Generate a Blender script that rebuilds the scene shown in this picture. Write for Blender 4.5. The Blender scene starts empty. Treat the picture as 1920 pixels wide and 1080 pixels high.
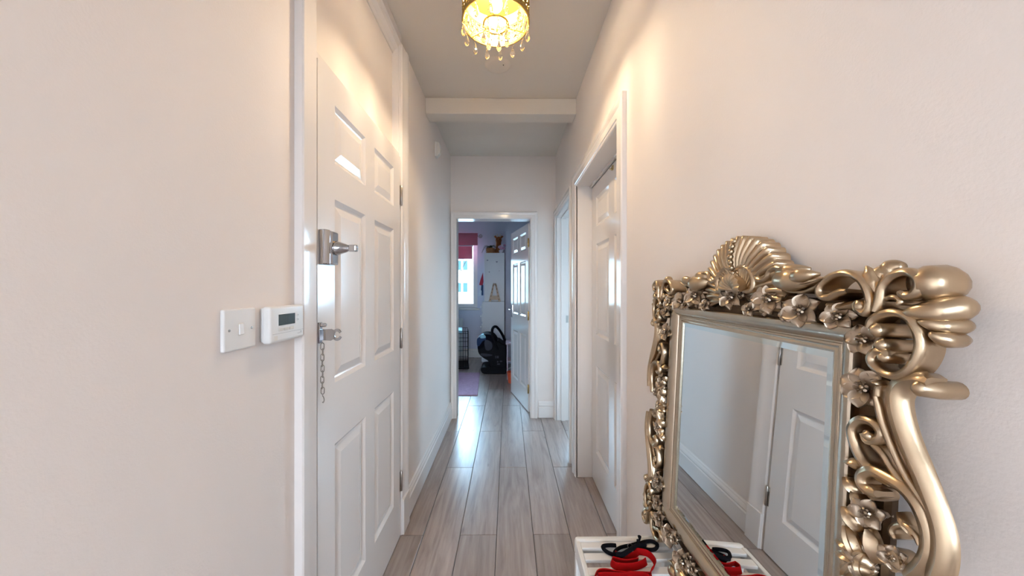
import bpy, bmesh, math, random
from mathutils import Vector, Matrix
random.seed(7)
R = math.radians
D = bpy.data
C = bpy.context.scene.collection

# ------------------------------------------------------------------ camera
YAW = R(0.65); F = 640.0; CAMZ = 1.30
cam_d = D.cameras.new('camera'); cam_d.sensor_width = 36.0; cam_d.lens = 36.0*F/1920.0
cam_d.clip_start = 0.02; cam_d.clip_end = 300
cam = D.objects.new('camera', cam_d); C.objects.link(cam)
cam.location = (0, 0, CAMZ); cam.rotation_euler = (R(90), 0, -YAW)
bpy.context.scene.camera = cam

# ------------------------------------------------------------------ sky and daylight
world = D.worlds.new('overcast_sky'); bpy.context.scene.world = world
world.use_nodes = True
wn = world.node_tree.nodes; wl = world.node_tree.links
bg = wn['Background']
bg.inputs[0].default_value = (0.47, 0.74, 1.0, 1); bg.inputs[1].default_value = 36.0

def portal(name, loc, rot, sx, sy):
    l = D.lights.new(name, 'AREA'); l.shape = 'RECTANGLE'; l.size = sx; l.size_y = sy
    l.cycles.is_portal = True
    o = D.objects.new(name, l); C.objects.link(o); o.location = loc; o.rotation_euler = rot
    return o
# area light emits along local -Z
portal('daylight_portal_bedroom', (-1.10, 6.62, 1.60), (R(-90), 0, 0), 1.1, 1.4)
portal('daylight_portal_side_room', (1.82, 5.72, 1.55), (R(-90), 0, 0), 1.75, 1.5)
portal('daylight_portal_hall_side', (0.62, -1.12, 1.45), (0, R(90), 0), 1.45, 1.15)
portal('daylight_portal_side_room_right', (3.02, 3.475, 1.50), (0, R(90), 0), 0.9, 0.75)
portal('daylight_portal_hall_end', (-0.05, -2.22, 1.35), (R(90), 0, 0), 0.7, 1.75)

LAMP_STRENGTH = 740.0
vs = bpy.context.scene.view_settings
vs.view_transform = 'Standard'; vs.look = 'None'; vs.gamma = 1.0; vs.use_curve_mapping = False
vs.exposure = 0.60
bpy.context.scene.display_settings.display_device = 'sRGB'

# ------------------------------------------------------------------ materials
MATS = {}
def mat(name, col, rough=0.5, metal=0.0, bump=0.0, bscale=200.0, var=0.0, vscale=8.0, spec=0.5, emit=None, es=0.0, coat=0.0, trans=0.0, alpha=1.0, sheen=0.0):
    m = D.materials.new(name); m.use_nodes = True
    nt = m.node_tree; b = nt.nodes['Principled BSDF']
    b.inputs['Base Color'].default_value = (*col, 1); b.inputs['Roughness'].default_value = rough
    b.inputs['Metallic'].default_value = metal
    b.inputs['Specular IOR Level'].default_value = spec
    b.inputs['Coat Weight'].default_value = coat
    b.inputs['Transmission Weight'].default_value = trans
    b.inputs['Alpha'].default_value = alpha
    b.inputs['Sheen Weight'].default_value = sheen
    if emit:
        b.inputs['Emission Color'].default_value = (*emit, 1); b.inputs['Emission Strength'].default_value = es
    tc = nt.nodes.new('ShaderNodeTexCoord')
    if bump > 0:
        n = nt.nodes.new('ShaderNodeTexNoise'); n.inputs['Scale'].default_value = bscale; n.inputs['Detail'].default_value = 3
        nt.links.new(tc.outputs['Object'], n.inputs['Vector'])
        bp = nt.nodes.new('ShaderNodeBump'); bp.inputs['Strength'].default_value = bump; bp.inputs['Distance'].default_value = 0.002
        nt.links.new(n.outputs['Fac'], bp.inputs['Height']); nt.links.new(bp.outputs['Normal'], b.inputs['Normal'])
    if var > 0:
        n2 = nt.nodes.new('ShaderNodeTexNoise'); n2.inputs['Scale'].default_value = vscale; n2.inputs['Detail'].default_value = 4
        nt.links.new(tc.outputs['Object'], n2.inputs['Vector'])
        r = nt.nodes.new('ShaderNodeValToRGB')
        r.color_ramp.elements[0].position = 0.3; r.color_ramp.elements[1].position = 0.7
        r.color_ramp.elements[0].color = (*[c*(1-var) for c in col], 1)
        r.color_ramp.elements[1].color = (*[min(1, c*(1+var)) for c in col], 1)
        nt.links.new(n2.outputs['Fac'], r.inputs['Fac']); nt.links.new(r.outputs['Color'], b.inputs['Base Color'])
    MATS[name] = m
    return m
M = MATS
mat('wall_paint', (0.83, 0.758, 0.715), 0.75, bump=0.15, bscale=260, var=0.012, vscale=2.0, spec=0.3)
mat('ceiling_paint', (0.75, 0.695, 0.63), 0.85, bump=0.1, bscale=200, spec=0.2)
mat('gloss_paint', (0.82, 0.772, 0.745), 0.14, bump=0.05, bscale=60, spec=0.5)
mat('lavender_paint', (0.66, 0.65, 0.75), 0.7, bump=0.1, bscale=200, spec=0.3)
mat('white_plastic', (0.80, 0.79, 0.78), 0.3)
mat('plastic_grey', (0.42, 0.42, 0.43), 0.4)
mat('plastic_cream', (0.74, 0.70, 0.64), 0.4)
mat('lcd', (0.045, 0.075, 0.09), 0.12)
mat('lcd_digit', (0.01, 0.014, 0.018), 0.3)
mat('chrome', (0.52, 0.53, 0.56), 0.06, 1.0)
mat('steel', (0.40, 0.37, 0.34), 0.30, 1.0)
mat('brass', (0.62, 0.46, 0.20), 0.25, 1.0)
mat('shade_gold', (0.45, 0.315, 0.10), 0.35, 1.0)
mat('seam_dark', (0.05, 0.035, 0.03), 0.9)
mat('slat_white', (0.80, 0.79, 0.77), 0.35, bump=0.08, bscale=80)
mat('champagne', (0.50, 0.385, 0.26), 0.30, 1.0, bump=0.06, bscale=90, var=0.10, vscale=25)
mat('champagne_frame', (0.55, 0.46, 0.355), 0.27, 1.0, bump=0.04, bscale=60, var=0.06, vscale=20)
mat('bronze_ground', (0.10, 0.06, 0.03), 0.45, 0.8, var=0.2, vscale=40)
mat('antique_petal', (0.42, 0.34, 0.26), 0.38, 1.0, bump=0.08, bscale=120, var=0.15, vscale=40)
mat('mirror_silver', (0.86, 0.88, 0.89), 0.0, 1.0)
mat('mirror_edge', (0.72, 0.82, 0.86), 0.03, 1.0)
mat('red_webbing', (0.36, 0.001, 0.002), 0.8, bump=0.3, bscale=900, spec=0.15)
mat('black_cord', (0.005, 0.005, 0.008), 0.9, bump=0.5, bscale=700, spec=0.15)
mat('black_plastic', (0.005, 0.005, 0.008), 0.6, spec=0.15)
mat('black_fabric', (0.006, 0.006, 0.012), 0.9, spec=0.1, bump=0.3, bscale=300)
mat('navy_fabric', (0.02, 0.05, 0.13), 0.8, bump=0.3, bscale=300, var=0.3, vscale=30)
mat('cyan_fabric', (0.32, 0.62, 0.72), 0.8)
mat('grey_fabric', (0.045, 0.045, 0.06), 0.85)
mat('white_board', (0.72, 0.71, 0.72), 0.4)
mat('cabinet_white', (0.72, 0.71, 0.73), 0.35)
mat('sticker_grey', (0.28, 0.28, 0.34), 0.6)
mat('pink_cloth', (0.60, 0.12, 0.19), 0.85, var=0.08, vscale=12)
mat('rug_pink', (0.46, 0.30, 0.44), 0.95, bump=0.6, bscale=250, var=0.12, vscale=30)
mat('wicker', (0.42, 0.18, 0.07), 0.7, bump=0.6, bscale=140, var=0.25, vscale=60)
mat('leaf_dark', (0.018, 0.035, 0.018), 0.5, var=0.3, vscale=20)
mat('plush_brown', (0.36, 0.12, 0.035), 0.95, bump=0.6, bscale=250, var=0.2, vscale=30)
mat('plush_cream', (0.70, 0.58, 0.42), 0.95, bump=0.6, bscale=250)
mat('petal_pink', (0.62, 0.30, 0.44), 0.8, var=0.2, vscale=40)
mat('petal_white', (0.70, 0.62, 0.68), 0.8)
mat('light_wood', (0.66, 0.47, 0.33), 0.6, var=0.08, vscale=20)
mat('wood_hole', (0.20, 0.11, 0.07), 0.7)
mat('red_cloth', (0.42, 0.03, 0.06), 0.85)
mat('white_cloth', (0.70, 0.74, 0.80), 0.85)
mat('orange_toy', (0.70, 0.10, 0.035), 0.5)
mat('pink_board', (0.66, 0.52, 0.60), 0.5)
mat('radiator_white', (0.72, 0.74, 0.76), 0.3)
mat('facade_cream', (0.50, 0.47, 0.42), 0.9, var=0.05, vscale=0.3)
mat('facade_trim', (0.30, 0.31, 0.30), 0.8)
mat('facade_glass', (0.016, 0.032, 0.030), 0.7, spec=0.1)
mat('asphalt', (0.16, 0.16, 0.16), 0.95, var=0.1, vscale=0.5)
mat('concrete', (0.45, 0.44, 0.42), 0.9, var=0.05, vscale=1.0)
mat('bulb_glow', (1, 1, 1), 0.4, emit=(1.0, 0.80, 0.54), es=LAMP_STRENGTH)
mat('led_dark', (0.03, 0.03, 0.03), 0.4)

def mix_mat(name, glossy_col, transp_col, fac, rough=0.0):
    m = D.materials.new(name); m.use_nodes = True; nt = m.node_tree
    nt.nodes.remove(nt.nodes['Principled BSDF'])
    g = nt.nodes.new('ShaderNodeBsdfGlossy'); g.inputs['Color'].default_value = (*glossy_col, 1); g.inputs['Roughness'].default_value = rough
    t = nt.nodes.new('ShaderNodeBsdfTransparent'); t.inputs['Color'].default_value = (*transp_col, 1)
    fr = nt.nodes.new('ShaderNodeFresnel'); fr.inputs['IOR'].default_value = 1.5
    ad = nt.nodes.new('ShaderNodeMath'); ad.operation = 'ADD'; ad.use_clamp = True; ad.inputs[1].default_value = fac
    nt.links.new(fr.outputs[0], ad.inputs[0])
    mx = nt.nodes.new('ShaderNodeMixShader')
    nt.links.new(ad.outputs[0], mx.inputs[0]); nt.links.new(t.outputs[0], mx.inputs[1]); nt.links.new(g.outputs[0], mx.inputs[2])
    nt.links.new(mx.outputs[0], nt.nodes['Material Output'].inputs['Surface'])
    MATS[name] = m
mix_mat('window_glass', (1, 1, 1), (0.96, 0.98, 0.98), 0.0)
mix_mat('daylight_warming_glass', (1, 1, 1), (0.99, 0.855, 0.795), 0.0)  # tint added to warm the daylight from the unseen windows behind the viewer
mat('crystal', (1, 1, 1), 0.04, trans=1.0)
mat('pendant_glass', (1, 1, 1), 0.05, trans=1.0)

def cloth_mat(name, col, fac):
    m = D.materials.new(name); m.use_nodes = True; nt = m.node_tree; b = nt.nodes['Principled BSDF']
    b.inputs['Base Color'].default_value = (*col, 1); b.inputs['Roughness'].default_value = 0.9
    t = nt.nodes.new('ShaderNodeBsdfTranslucent'); t.inputs['Color'].default_value = (*col, 1)
    tc = nt.nodes.new('ShaderNodeTexCoord'); n = nt.nodes.new('ShaderNodeTexNoise'); n.inputs['Scale'].default_value = 300
    nt.links.new(tc.outputs['Object'], n.inputs['Vector'])
    bp = nt.nodes.new('ShaderNodeBump'); bp.inputs['Strength'].default_value = 0.2; bp.inputs['Distance'].default_value = 0.001
    nt.links.new(n.outputs['Fac'], bp.inputs['Height']); nt.links.new(bp.outputs['Normal'], b.inputs['Normal'])
    mx = nt.nodes.new('ShaderNodeMixShader'); mx.inputs[0].default_value = fac
    nt.links.new(b.outputs[0], mx.inputs[1]); nt.links.new(t.outputs[0], mx.inputs[2]); nt.links.new(mx.outputs[0], nt.nodes['Material Output'].inputs['Surface'])
    MATS[name] = m
cloth_mat('blind_cloth', (0.62, 0.20, 0.26), 0.22)
def plank_material():
    m = D.materials.new('laminate_oak'); m.use_nodes = True; nt = m.node_tree; b = nt.nodes['Principled BSDF']
    tc = nt.nodes.new('ShaderNodeTexCoord'); oi = nt.nodes.new('ShaderNodeObjectInfo')
    mul = nt.nodes.new('ShaderNodeMath'); mul.operation = 'MULTIPLY'; mul.inputs[1].default_value = 37.0
    nt.links.new(oi.outputs['Random'], mul.inputs[0])
    comb = nt.nodes.new('ShaderNodeCombineXYZ')
    nt.links.new(mul.outputs[0], comb.inputs[0]); nt.links.new(mul.outputs[0], comb.inputs[1])
    add = nt.nodes.new('ShaderNodeVectorMath'); add.operation = 'ADD'
    nt.links.new(tc.outputs['Object'], add.inputs[0]); nt.links.new(comb.outputs[0], add.inputs[1])
    mp = nt.nodes.new('ShaderNodeMapping'); mp.inputs['Scale'].default_value = (26, 2.2, 1)
    nt.links.new(add.outputs[0], mp.inputs['Vector'])
    n1 = nt.nodes.new('ShaderNodeTexNoise'); n1.inputs['Scale'].default_value = 1.0; n1.inputs['Detail'].default_value = 6; n1.inputs['Roughness'].default_value = 0.62; n1.inputs['Distortion'].default_value = 0.6
    nt.links.new(mp.outputs[0], n1.inputs['Vector'])
    mp2 = nt.nodes.new('ShaderNodeMapping'); mp2.inputs['Scale'].default_value = (110, 5, 1)
    nt.links.new(add.outputs[0], mp2.inputs['Vector'])
    n2 = nt.nodes.new('ShaderNodeTexNoise'); n2.inputs['Scale'].default_value = 1.0; n2.inputs['Detail'].default_value = 3
    nt.links.new(mp2.outputs[0], n2.inputs['Vector'])
    # knots
    mp3 = nt.nodes.new('ShaderNodeMapping'); mp3.inputs['Scale'].default_value = (9, 3.2, 1)
    nt.links.new(add.outputs[0], mp3.inputs['Vector'])
    vo = nt.nodes.new('ShaderNodeTexVoronoi'); vo.inputs['Scale'].default_value = 1.0
    nt.links.new(mp3.outputs[0], vo.inputs['Vector'])
    kr = nt.nodes.new('ShaderNodeMapRange'); kr.inputs['From Min'].default_value = 0.03; kr.inputs['From Max'].default_value = 0.10; kr.inputs['To Min'].default_value = 0.72; kr.inputs['To Max'].default_value = 1.0
    nt.links.new(vo.outputs['Distance'], kr.inputs['Value'])
    ramp = nt.nodes.new('ShaderNodeValToRGB'); e = ramp.color_ramp.elements
    e[0].position = 0.30; e[0].color = (0.262, 0.206, 0.185, 1)
    e[1].position = 0.72; e[1].color = (0.455, 0.385, 0.358, 1)
    k = e.new(0.5); k.color = (0.372, 0.303, 0.276, 1)
    nt.links.new(n1.outputs['Fac'], ramp.inputs['Fac'])
    mr = nt.nodes.new('ShaderNodeMapRange'); mr.inputs['To Min'].default_value = 0.82; mr.inputs['To Max'].default_value = 1.14
    nt.links.new(n2.outputs['Fac'], mr.inputs['Value'])
    pr = nt.nodes.new('ShaderNodeMapRange'); pr.inputs['To Min'].default_value = 0.88; pr.inputs['To Max'].default_value = 1.10
    nt.links.new(oi.outputs['Random'], pr.inputs['Value'])
    m1 = nt.nodes.new('ShaderNodeMath'); m1.operation = 'MULTIPLY'; nt.links.new(mr.outputs[0], m1.inputs[0]); nt.links.new(pr.outputs[0], m1.inputs[1])
    m2 = nt.nodes.new('ShaderNodeMath'); m2.operation = 'MULTIPLY'; nt.links.new(m1.outputs[0], m2.inputs[0]); nt.links.new(kr.outputs[0], m2.inputs[1])
    sc = nt.nodes.new('ShaderNodeVectorMath'); sc.operation = 'SCALE'
    nt.links.new(ramp.outputs['Color'], sc.inputs[0]); nt.links.new(m2.outputs[0], sc.inputs['Scale'])
    nt.links.new(sc.outputs[0], b.inputs['Base Color'])
    b.inputs['Roughness'].default_value = 0.29; b.inputs['Specular IOR Level'].default_value = 0.5
    bp = nt.nodes.new('ShaderNodeBump'); bp.inputs['Strength'].default_value = 0.12; bp.inputs['Distance'].default_value = 0.001
    nt.links.new(n2.outputs['Fac'], bp.inputs['Height']); nt.links.new(bp.outputs['Normal'], b.inputs['Normal'])
    MATS['laminate_oak'] = m
plank_material()

# ------------------------------------------------------------------ mesh helpers
def catmull(pts, n=6, closed=False):
    P = [Vector(p) for p in pts]; out = []
    N = len(P)
    rng = range(N) if closed else range(N-1)
    for i in rng:
        p0 = P[(i-1) % N] if closed or i > 0 else P[0]*2-P[1]
        p1 = P[i]; p2 = P[(i+1) % N]
        p3 = P[(i+2) % N] if closed or i+2 < N else P[-1]*2-P[-2]
        for k in range(n):
            t = k/n
            out.append(0.5*((2*p1)+(p2-p0)*t+(2*p0-5*p1+4*p2-p3)*t*t+(3*p1-p0-3*p2+p3)*t**3))
    if not closed: out.append(P[-1])
    return out

class MB:
    def __init__(s): s.v = []; s.f = []; s.fm = []; s.cur = 0
    def add(s, vs, fs):
        o = len(s.v); s.v += [tuple(v) for v in vs]
        for f in fs: s.f.append([o+i for i in f]); s.fm.append(s.cur)
    def box(s, x0, x1, y0, y1, z0, z1):
        vs = [(x, y, z) for x in (x0, x1) for y in (y0, y1) for z in (z0, z1)]
        s.add(vs, [(0,1,3,2),(4,6,7,5),(0,4,5,1),(2,3,7,6),(0,2,6,4),(1,5,7,3)])
    def loft(s, rings, closed=True, caps=True):
        n = len(rings[0]); vs = [p for r in rings for p in r]; fs = []
        m = n if closed else n-1
        for i in range(len(rings)-1):
            for j in range(m):
                k = (j+1) % n
                fs.append((i*n+j, i*n+k, (i+1)*n+k, (i+1)*n+j))
        if caps and closed:
            fs.append(tuple(range(n-1, -1, -1))); fs.append(tuple((len(rings)-1)*n+j for j in range(n)))
        s.add(vs, fs)
    def tube(s, path, r, n=8, closed=False, caps=True):
        P = [Vector(p) for p in path]; N = len(P)
        rad = r if hasattr(r, '__len__') else [r]*N
        rings = []; up = None
        for i in range(N):
            if closed: t = P[(i+1) % N]-P[(i-1) % N]
            else: t = P[min(i+1, N-1)]-P[max(i-1, 0)]
            t = t.normalized() if t.length > 1e-9 else Vector((0, 0, 1))
            if up is None:
                a = Vector((0, 0, 1)) if abs(t.z) < 0.9 else Vector((1, 0, 0))
                up = (a-t*a.dot(t)).normalized()
            else:
                up = up-t*up.dot(t); up = up.normalized() if up.length > 1e-6 else t.orthogonal().normalized()
            sd = t.cross(up)
            rings.append([P[i]+(up*math.cos(2*math.pi*k/n)+sd*math.sin(2*math.pi*k/n))*rad[i] for k in range(n)])
        if closed: rings.append(rings[0]); caps = False
        s.loft(rings, True, caps)
    def lathe(s, prof, c=(0, 0, 0), n=24, axis='z', caps=True):
        rings = []
        for r, h in prof:
            ring = []
            for k in range(n):
                a = 2*math.pi*k/n; p = (r*math.cos(a), r*math.sin(a), h)
                if axis == 'x': p = (p[2], p[0], p[1])
                elif axis == 'y': p = (p[1], p[2], p[0])
                ring.append((c[0]+p[0], c[1]+p[1], c[2]+p[2]))
            rings.append(ring)
        s.loft(rings, True, caps)
    def ball(s, c, r, n=10, m=6, sc=(1, 1, 1)):
        rings = []
        for i in range(m+1):
            a = math.pi*i/m; rr = max(math.sin(a), 0.02)
            rings.append([(c[0]+sc[0]*r*rr*math.cos(2*math.pi*k/n), c[1]+sc[1]*r*rr*math.sin(2*math.pi*k/n), c[2]-sc[2]*r*math.cos(a)) for k in range(n)])
        s.loft(rings)
    def prism(s, pts, a0, a1, plane='xz'):
        def P(p, a): return {'xz': (p[0], a, p[1]), 'xy': (p[0], p[1], a), 'yz': (a, p[0], p[1])}[plane]
        s.loft([[P(p, a0) for p in pts], [P(p, a1) for p in pts]])
    def build(s, name, m, parent=None, smooth=None, bevel=0, seg=2, loc=None, rz=0):
        me = D.meshes.new(name); me.from_pydata(s.v, [], s.f)
        b = bmesh.new(); b.from_mesh(me); bmesh.ops.recalc_face_normals(b, faces=b.faces); b.to_mesh(me); b.free()
        for mm in (m if isinstance(m, (list, tuple)) else [m]): me.materials.append(M[mm] if isinstance(mm, str) else mm)
        if isinstance(m, (list, tuple)): me.polygons.foreach_set('material_index', s.fm)
        if smooth is not None:
            me.polygons.foreach_set('use_smooth', [True]*len(me.polygons))
            me.set_sharp_from_angle(angle=R(smooth))
        me.update()
        o = D.objects.new(name, me); C.objects.link(o)
        if parent: o.parent = parent
        if loc: o.location = loc
        if rz: o.rotation_euler.z = rz
        if bevel:
            md = o.modifiers.new('soft_edge', 'BEVEL'); md.width = bevel; md.segments = seg; md.limit_method = 'ANGLE'; md.angle_limit = R(40)
        return o
def tag(o, label, cat, group=None, kind=None):
    o['label'] = label; o['category'] = cat
    if group: o['group'] = group
    if kind: o['kind'] = kind
    return o
def empty(name, loc=(0, 0, 0), rz=0):
    o = D.objects.new(name, None); o.empty_display_size = 0.05; C.objects.link(o); o.location = loc; o.rotation_euler.z = rz
    return o
def struct(o, label, cat): return tag(o, label, cat, kind='structure')
def boxes(name, m, lst, parent=None, bevel=0):
    b = MB()
    for t in lst: b.box(*t)
    return b.build(name, m, parent, bevel=bevel)
def cp(o, parent=None, loc=None):
    c = o.copy(); C.objects.link(c); c.parent = parent
    if loc is not None: c.location = loc
    return c

# pixel measurements of the photograph turned into points on a known plane
cy, sy_ = math.cos(YAW), math.sin(YAW)
def ray(px, py):
    r = Vector(((px-960)/F, 1.0, -(py-540)/F))
    return Vector((r.x*cy+r.y*sy_, -r.x*sy_+r.y*cy, r.z))
def at_z(px, py, z):
    r = ray(px, py); t = (z-CAMZ)/r.z; return Vector((r.x*t, r.y*t, z))
def at_y(px, py, y):
    r = ray(px, py); t = y/r.y; return Vector((r.x*t, y, CAMZ+r.z*t))

# ------------------------------------------------------------------ room shell
XL, XR, YE, ZC = -0.575, 0.475, 3.42, 2.62
T = 0.13
# floor: slab + laminate planks
fl = boxes('floor', 'seam_dark', [(-2.8, 3.0, -2.2, 6.75, -0.16, -0.010)])
struct(fl, 'grey oak laminate floor running down the hallway into the far room', 'floor')
PW, PL = 0.193, 1.302
pb = MB(); w2, l2 = PW/2-0.0013, PL/2-0.0013; ch = 0.0016
pb.loft([[(-w2, -l2, -0.009), (w2, -l2, -0.009), (w2, l2, -0.009), (-w2, l2, -0.009)],
         [(-w2, -l2, -ch), (w2, -l2, -ch), (w2, l2, -ch), (-w2, l2, -ch)],
         [(-w2+ch, -l2+ch, 0), (w2-ch, -l2+ch, 0), (w2-ch, l2-ch, 0), (-w2+ch, l2-ch, 0)]])
plank0 = pb.build('plank', 'laminate_oak', fl)
first = True
for i in range(-11, 16):
    x = 0.1325+PW*i-PW/2
    off = 1.80 if i % 2 else 2.475
    in_hall = -0.70 < x < 0.66
    for k in range(-4, 5):
        yc = off+PL*k-PL/2
        if yc < -2.4 or yc > 6.7: continue
        if not in_hall and yc < 2.4: continue
        if x > 0.66 and yc > 5.9: continue
        if first: plank0.location = (x, yc, 0); first = False
        else: cp(plank0, fl, (x, yc, 0))

ceil = boxes('ceiling', 'ceiling_paint', [(-2.8, 3.0, -2.2, 6.75, ZC, ZC+0.15)])
struct(ceil, 'plain off-white hallway ceiling', 'ceiling')
bm_ = boxes('trim_1', 'ceiling_paint', [(XL, XR, 2.372, 2.50, 2.51, ZC)], bevel=0.004)
struct(bm_, 'boxed ceiling beam crossing the hallway past the chandelier', 'beam')

# left wall
DY0, DY1 = 1.005, 1.795
o = boxes('wall_left', 'wall_paint', [(XL-T, XL, -2.2, DY0-0.03, 0, ZC), (XL-T, XL, DY1+0.03, YE, 0, ZC), (XL-T, XL, DY0-0.03, DY1+0.03, 2.60, ZC)])
struct(o, 'long cream wall on the side of the white front door', 'wall')
# end wall and bedroom front wall
EX0, EX1, HZ = -0.515, 0.222, 1.99
o = boxes('wall_end', 'wall_paint', [(-2.8, EX0-0.02, YE, YE+0.12, 0, ZC), (EX1+0.02, XR+T, YE, YE+0.12, 0, ZC), (EX0-0.02, EX1+0.02, YE, YE+0.12, HZ+0.02, ZC)])
struct(o, 'end wall of the hallway around the open bedroom doorway', 'wall')
# right wall with two doorways
A0, A1, B0, B1 = 1.452, 2.338, 2.585, 3.345
o = boxes('wall_right', 'wall_paint', [(XR, XR+T, -2.2, -1.62, 0, ZC), (XR, XR+T, -0.62, A0-0.02, 0, ZC), (XR, XR+T, -1.62, -0.62, 0, 0.80), (XR, XR+T, -1.62, -0.62, 2.10, ZC), (XR, XR+T, A1+0.02, B0-0.02, 0, ZC), (XR, XR+T, B1+0.02, YE, 0, ZC),
     (XR, XR+T, A0-0.02, A1+0.02, HZ+0.03, ZC), (XR, XR+T, B0-0.02, B1+0.02, HZ+0.03, ZC)])
struct(o, 'long cream wall behind the ornate mirror', 'wall')
o = boxes('wall_behind_camera', 'wall_paint', [(-2.8, -0.35, -2.2, -2.07, 0, ZC), (0.25, XR+T, -2.2, -2.07, 0, ZC), (-0.35, 0.25, -2.2, -2.07, 0, 0.55), (-0.35, 0.25, -2.2, -2.07, 2.15, ZC)])
struct(o, 'end wall of the hallway behind the viewer', 'wall')
# bedroom shell
o = boxes('wall_bedroom_back', 'lavender_paint', [(-2.8, -1.62, 6.40, 6.60, 0, ZC), (-0.575, 0.70, 6.40, 6.60, 0, ZC), (-1.62, -0.575, 6.40, 6.60, 0, 0.92), (-1.62, -0.575, 6.40, 6.60, 2.28, ZC)])
struct(o, 'lavender bedroom wall with the window', 'wall')
struct(boxes('wall_bedroom_left', 'lavender_paint', [(-2.8, -2.6, YE+0.12, 6.40, 0, ZC)]), 'lavender bedroom side wall out of sight beyond the doorway', 'wall')
struct(boxes('wall_bedroom_right', 'lavender_paint', [(0.62, 0.70, YE+0.12, 6.40, 0, ZC)]), 'lavender bedroom wall behind the open panelled door', 'wall')
struct(boxes('wall_breast', 'lavender_paint', [(-0.040, 0.62, 5.86, 6.40, 0, ZC)]), 'projecting lavender wall beside the tall white cabinet', 'wall')
# side room shell
struct(boxes('wall_side_room_back', 'wall_paint', [(0.70, 1.00, 5.50, 5.68, 0, ZC), (2.65, 3.0, 5.50, 5.68, 0, ZC), (1.00, 2.65, 5.50, 5.68, 0, 0.93), (1.00, 2.65, 5.50, 5.68, 2.25, ZC)]), 'side room wall with a window beyond the hallway', 'wall')
struct(boxes('wall_side_room_right', 'wall_paint', [(2.85, 3.0, 2.40, 3.15, 0, ZC), (2.85, 3.0, 3.80, 5.50, 0, ZC), (2.85, 3.0, 3.15, 3.80, 0, 1.10), (2.85, 3.0, 3.15, 3.80, 1.90, ZC)]), 'side room outer wall out of sight', 'wall')
struct(boxes('wall_side_room_front', 'wall_paint', [(XR+T, 2.85, 2.40, 2.50, 0, ZC)]), 'side room partition out of sight', 'wall')
struct(boxes('wall_closet_back', 'wall_paint', [(XR+T, 0.75, 1.3, 1.36, 0, ZC), (0.75, 0.80, 1.3, 2.40, 0, ZC)]), 'partition behind the closed recessed door', 'wall')
struct(boxes('wall_entry_outside', 'wall_paint', [(-1.0, -0.95, 0.7, 2.1, 0, ZC), (-0.95, XL-T, 0.7, 0.75, 0, ZC), (-0.95, XL-T, 2.05, 2.1, 0, ZC)]), 'landing wall outside the front door out of sight', 'wall')

# baseboards
def baseboard(name, p0, p1, nrm, label, h=0.165):
    prof = [(0, 0.004), (0.018, 0.004), (0.018, h-0.058), (0.012, h-0.052), (0.012, h-0.047), (0.0165, h-0.042), (0.0150, h-0.030), (0.009, h-0.016), (0.0085, h-0.010), (0.004, h-0.003), (0.003, h), (0, h)]
    b = MB(); n = Vector((nrm[0], nrm[1], 0))
    b.loft([[Vector((p[0], p[1], 0))+n*a+Vector((0, 0, z)) for a, z in prof] for p in (p0, p1)])
    return struct(b.build(name, 'gloss_paint', smooth=12), label, 'baseboard')
baseboard('baseboard_left', (XL, DY1+0.115), (XL, YE), (1, 0), 'tall white baseboard along the wall past the front door')
baseboard('baseboard_left_near', (XL, -2.07), (XL, 0.905), (1, 0), 'white baseboard under the light switch and thermostat')
baseboard('baseboard_right', (XR, -0.20), (XR, 1.352), (-1, 0), 'white baseboard behind the slatted crate')
baseboard('baseboard_end', (0.305, YE), (XR, YE), (0, -1), 'short white baseboard between the two far doorways')
baseboard('baseboard_bedroom', (-2.6, 6.40), (-0.04, 6.40), (0, -1), 'white baseboard below the bedroom window')

# architraves ----------------------------------------------------------
CAS = [(0, 0), (0, 0.011), (0.004, 0.014), (0.010, 0.014), (0.013, 0.0175), (0.040, 0.0165), (0.046, 0.020), (0.056, 0.023), (0.066, 0.022), (0.070, 0.018), (0.070, 0)]
def architrave(name, org, ax, nrm, W, H, parent, cw=0.070, base=0.0):
    s = cw/0.070; b = MB(); org = Vector(org); ax = Vector(ax); nrm = Vector(nrm); up = Vector((0, 0, 1))
    pr = [(a*s, t) for a, t in CAS]
    rings = [[org+ax*(-a)+nrm*t+up*base for a, t in pr], [org+ax*(-a)+nrm*t+up*(H+a) for a, t in pr],
             [org+ax*(W+a)+nrm*t+up*(H+a) for a, t in pr], [org+ax*(W+a)+nrm*t+up*base for a, t in pr]]
    b.loft(rings)
    return b.build(name, 'gloss_paint', parent, smooth=25)

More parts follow.
